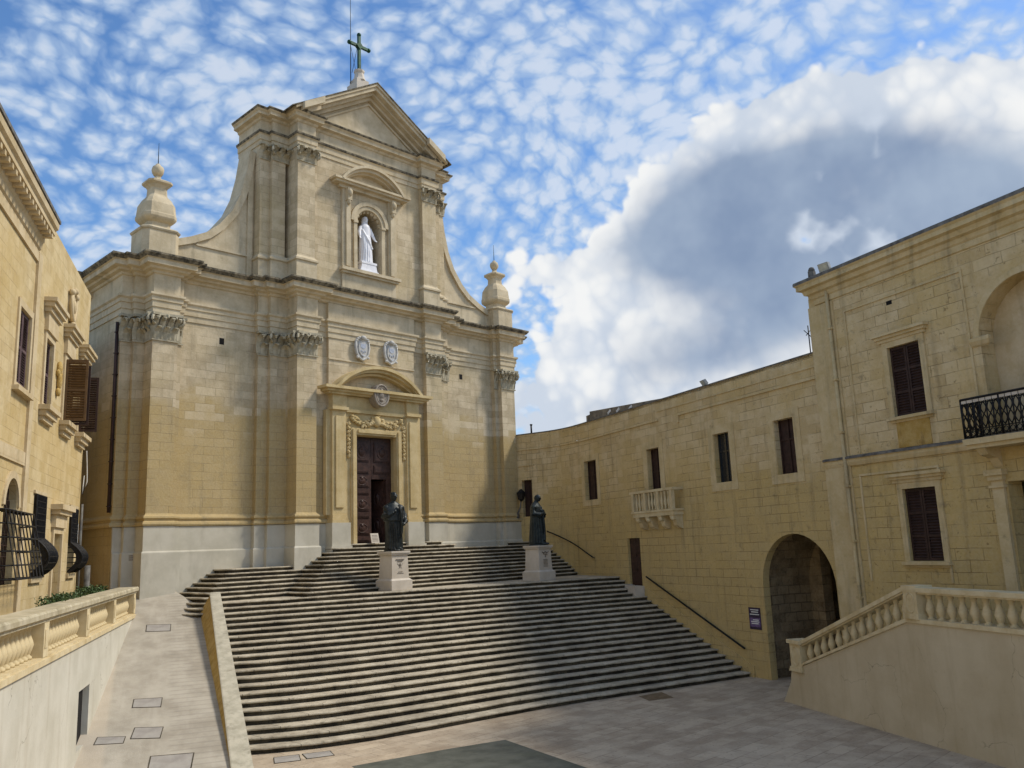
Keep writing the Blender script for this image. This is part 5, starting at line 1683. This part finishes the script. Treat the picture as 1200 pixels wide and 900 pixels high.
# ------------------------------------------------------------------ small things
def floodlight(name, loc, rz, label, grp='floodlights on the roofs', sc=1.0, tilt=-35):
    e = empty(name, loc, rz)
    tag(e, label, 'floodlight', grp)
    g = MB()
    g.M = Matrix.Translation((0, 0, .3 * sc)) @ Matrix.Rotation(R(tilt), 4, 'X')
    g.box(-.24 * sc, .24 * sc, -.09 * sc, .07 * sc, -.2 * sc, .2 * sc)
    g.box(-.27 * sc, .27 * sc, .07 * sc, .1 * sc, -.23 * sc, .23 * sc)
    for k in range(5): g.box((-.2 + k * .1) * sc - .01, (-.2 + k * .1) * sc + .01, -.15 * sc, -.09 * sc, -.18 * sc, .18 * sc)
    g.build('housing', M['lamp'], e)
    q = MB(); q.M = g.M; q.box(-.23 * sc, .23 * sc, .1 * sc, .11 * sc, -.19 * sc, .19 * sc); q.build('lens', M['lampglass'], e)
    q = MB()
    q.tube([(-.29 * sc, 0, .3 * sc), (-.29 * sc, 0, .02), (.29 * sc, 0, .02), (.29 * sc, 0, .3 * sc)], .02 * sc, 5)
    q.build('bracket', M['lamp'], e)
    return e
def wpt(t_, y_, z_):
    return (4.88 + t_ * math.sin(AW) - y_ * math.cos(AW), 15.22 + t_ * math.cos(AW) + y_ * math.sin(AW), z_)
floodlight('roof_floodlight', wpt(-4.9, .1, 12.58), R(68 + 10), 'square floodlight on the cornice of the corner palace', sc=.68, tilt=-20)
floodlight('roof_floodlight', wpt(2.1, -.2, 10.33), R(68 - 10), 'small grey floodlight on the roof edge of the long wing', sc=.55)
floodlight('roof_floodlight', (-16.4, 21.5, 12.82), R(-20), 'grey floodlight on the roof edge of the sunlit palace', sc=.62)
e = empty('roof_post', wpt(-4.28, .05, 12.56)); tag(e, 'short stone post on the roof corner beside the square floodlight', 'post')
g = MB(); g.box(-.09, .09, -.09, .09, 0, .3); g.lathe([(.1, .3), (.11, .34), (.07, .42), (.0, .45)], 8); g.build('shaft', M['coping'], e)
e = empty('roof_aerial', wpt(-3.6, -.2, 10.33)); tag(e, 'thin metal aerial standing where the long wing meets the corner palace', 'aerial')
g = MB(); g.tube([(0, 0, 0), (0, 0, .95)], .02, 5); g.tube([(-.18, 0, .6), (.2, 0, .85)], .014, 5); g.tube([(-.1, .1, .8), (.12, -.1, .5)], .014, 5); g.build('mast', M['metal_dark'], e)
e = empty('chimney_pipe', (10.25, 30.3, 10.33)); tag(e, 'thin dark vent pipe on the wing roof next to the church corner', 'pipe')
g = MB(); g.tube([(0, 0, 0), (0, 0, .5)], .05, 8); g.tube([(0, 0, .5), (0, 0, .56)], .075, 8); g.build('flue', M['metal_dark'], e)

# poster by the arch
e = empty('poster', wpt(.06, .005, 1.94), R(68)); tag(e, 'purple and white printed poster on the wall left of the passage arch', 'poster')
g = MB(); g.box(-.3, .3, 0, .015, -.36, .36); g.build('sheet', M['poster_dark'], e)
g = MB()
g.box(-.27, .27, .015, .018, -.28, .02)
g.build('print_field', M['poster_purple'], e)
g = MB()
for k, (a, b, z) in enumerate(((-.22, .2, .27), (-.2, .16, .2), (-.24, .24, .12), (-.2, .1, -.06), (-.22, .2, -.12), (-.18, .18, -.18))):
    g.box(a, b, .018, .021, z, z + .03)
g.build('lettering', M['white'], e)
# lantern on the church corner
e = empty('wall_lantern', (9.3, 30.68, 7.0)); tag(e, 'dark iron lantern on a scrolled bracket at the right corner of the church', 'lantern')
g = MB()
g.tube([(0, 0, -1.2), (0, -.1, -.7), (.05, -.24, -.4), (.04, -.3, -.1)], [.06, .05, .04, .03], 7); g.tube([(0, 0, -.9), (.02, -.12, -1.0), (.02, -.18, -.85), (.02, -.12, -.78)], .025, 6)
g.build('bracket', M['coping'], e)
g = MB(); g.lathe([(.05, -.12), (.17, -.02), (.22, .28), (.24, .3), (.12, .42), (.03, .5)], 6, (.04, -.32, 0), smooth=False); g.build('lantern_body', M['metal_dark'], e)
# notice by the door
e = empty('notice_board', (-.3, 29.62, 33 * RS), 0); tag(e, 'small pale notice board leaning by the church door', 'notice board')
g = MB(); g.M = Matrix.Rotation(R(-14), 4, 'X'); g.box(-.2, .2, 0, .03, 0, .42); g.build('panel', M['pedestal'], e)
g = MB(); g.M = Matrix.Rotation(R(-14), 4, 'X')
for k in range(5): g.box(-.14, .14, -.004, 0, .08 + k * .06, .1 + k * .06)
g.build('lettering', M['engraved'], e)
# service covers
def cover(name, pts, label, cat='cover', grp=None, z=None):
    c_ = sum((Vector(p) for p in pts), Vector()) / len(pts)
    e = empty(name, c_); tag(e, label, cat, grp)
    loc = [Vector(p) - c_ for p in pts]
    g = MB()
    n = len(loc)
    top = [p * 1.0 + Vector((0, 0, .012)) for p in loc]
    inn = [p * .945 + Vector((0, 0, .012)) for p in loc]
    for i in range(n):
        k = (i + 1) % n
        g.quad(top[i], top[k], inn[k], inn[i]); g.quad(top[i], top[k], loc[k] - Vector((0, 0, .02)), loc[i] - Vector((0, 0, .02)))
    g.build('frame', M['step_riser'], e)
    q = MB(); q.add([p * .945 + Vector((0, 0, .009)) for p in loc], [tuple(range(n))]); q.build('lid', M['ramp_lid'], e)
    for p in loc[:2]:
        pass
    return e
M['ramp_lid'] = plain('cover_lid_stone', (.27, .245, .22), (.36, .335, .3), 2, .9, bump=.3)
for pts, lb in ((((-10.36, 28.19, 2.78), (-9.71, 27.84, 2.76), (-9.96, 27.31, 2.59), (-10.6, 27.66, 2.61)), 'service cover highest up the ramp, near the church plinth'),
                (((-12.59, 23.47, 1.28), (-11.97, 23.14, 1.26), (-12.21, 22.67, 1.1), (-12.8, 23.04, 1.14)), 'square service cover halfway down the ramp'),
                (((-13.13, 22.02, .83), (-12.57, 21.66, .8), (-12.85, 21.19, .64), (-13.41, 21.56, .68)), 'service cover right of its twin low on the ramp'),
                (((-13.97, 22.08, .75), (-13.44, 21.73, .72), (-13.6, 21.46, .63), (-14.16, 21.78, .65)), 'narrow service cover against the terrace wall low on the ramp'),
                (((-13.35, 20.55, .42), (-12.51, 20.11, .39), (-12.9, 19.44, .17), (-13.68, 19.94, .22)), 'largest service cover at the foot of the ramp')):
    q = []
    for x, y, z in pts: q.append((x, y, rz_(x, y)))
    cover('service_cover', q, lb, grp='service covers in the ramp')
cover('service_cover', [(-11.0, 19.2, 0), (-10.46, 18.95, 0), (-10.75, 18.4, 0), (-11.3, 18.65, 0)], 'service cover on the plaza nearest the parapet foot', grp='service covers on the plaza')
cover('service_cover', [(-10.4, 18.93, 0), (-9.8, 18.63, 0), (-10.0, 18.15, 0), (-10.6, 18.4, 0)], 'service cover on the plaza at the lowest step, beside its twin', grp='service covers on the plaza')
e = empty('drain_cover', (.3, 16.2, 0)); tag(e, 'brown square drain cover on the plaza at the foot of the steps', 'drain cover')
g = MB(); g.add([(-.28, .5, .008), (.68, .34, .008), (.1, -.5, .008), (-.72, -.2, .008)], [(0, 1, 2, 3)]); g.add([(-.28, .5, .008), (.68, .34, .008), (.1, -.5, .008), (-.72, -.2, .008), (-.28, .5, -.02), (.68, .34, -.02), (.1, -.5, -.02), (-.72, -.2, -.02)], [(0, 1, 5, 4), (1, 2, 6, 5), (2, 3, 7, 6), (3, 0, 4, 7)])
M['drain'] = plain('rusty_cover', (.12, .08, .04), (.2, .14, .08), 5, .8, bump=.4)
g.build('lid', M['drain'], e)
# hedges on the terrace at the foot of the sunlit palace
def lpt(x, y, z):
    a_ = math.atan2(-math.cos(AL), -math.sin(AL))
    return (-11.42 + x * math.cos(a_) - y * math.sin(a_), 30.61 + x * math.sin(a_) + y * math.cos(a_), z)
def hedge(x0, x1, y0, y1, z0, z1, label, seed, n):
    c_ = lpt((x0 + x1) / 2, (y0 + y1) / 2, z0)
    e = empty('hedge', c_, math.atan2(-math.cos(AL), -math.sin(AL))); tag(e, label, 'hedge')
    rnd = random.Random(seed)
    for nm, mat, cnt in (('foliage', M['leaf'], n), ('new_growth', M['leaf2'], n // 4)):
        g = MB()
        for _ in range(cnt):
            x = rnd.uniform(-1, 1) * (x1 - x0) / 2
            top = z1 - z0 + .14 * noise.noise(Vector((x * 2.3, seed, 0)))
            z = top * (rnd.random() ** .5) + rnd.uniform(-.03, .08)
            y = rnd.uniform(-1, 1) * (y1 - y0) / 2
            r_ = rnd.uniform(.03, .06)
            m3 = Matrix.Rotation(rnd.uniform(0, 6.3), 3, 'Z') @ Matrix.Rotation(rnd.uniform(-1.2, 1.2), 3, 'X') @ Matrix.Rotation(rnd.uniform(-1, 1), 3, 'Y')
            c0_ = Vector((x, y, z))
            g.add([c0_ + m3 @ Vector(v) * r_ for v in ((-.4, 0, 0), (0, -1, .1), (.4, 0, 0), (0, 1, .1))], [(0, 1, 2, 3)])
        g.build(nm, mat, e, recalc=False)
    g = MB()
    for _ in range(12):
        x = rnd.uniform(-1, 1) * (x1 - x0) / 2.2; y = rnd.uniform(-.5, .5) * (y1 - y0)
        g.tube([(x, y, 0), (x + rnd.uniform(-.1, .1), y, (z1 - z0) * .8)], [.02, .008], 5)
    g.build('stems', M['step_riser'], e)
hedge(6.4, 9.8, .35, 1.0, 3.0, 3.88, 'long low clipped hedge under the iron cage grille on the terrace', 1, 2600)
hedge(2.4, 4.4, .35, 1.0, 3.1, 3.92, 'short leafy hedge beside the doorway at the palace corner', 2, 1700)
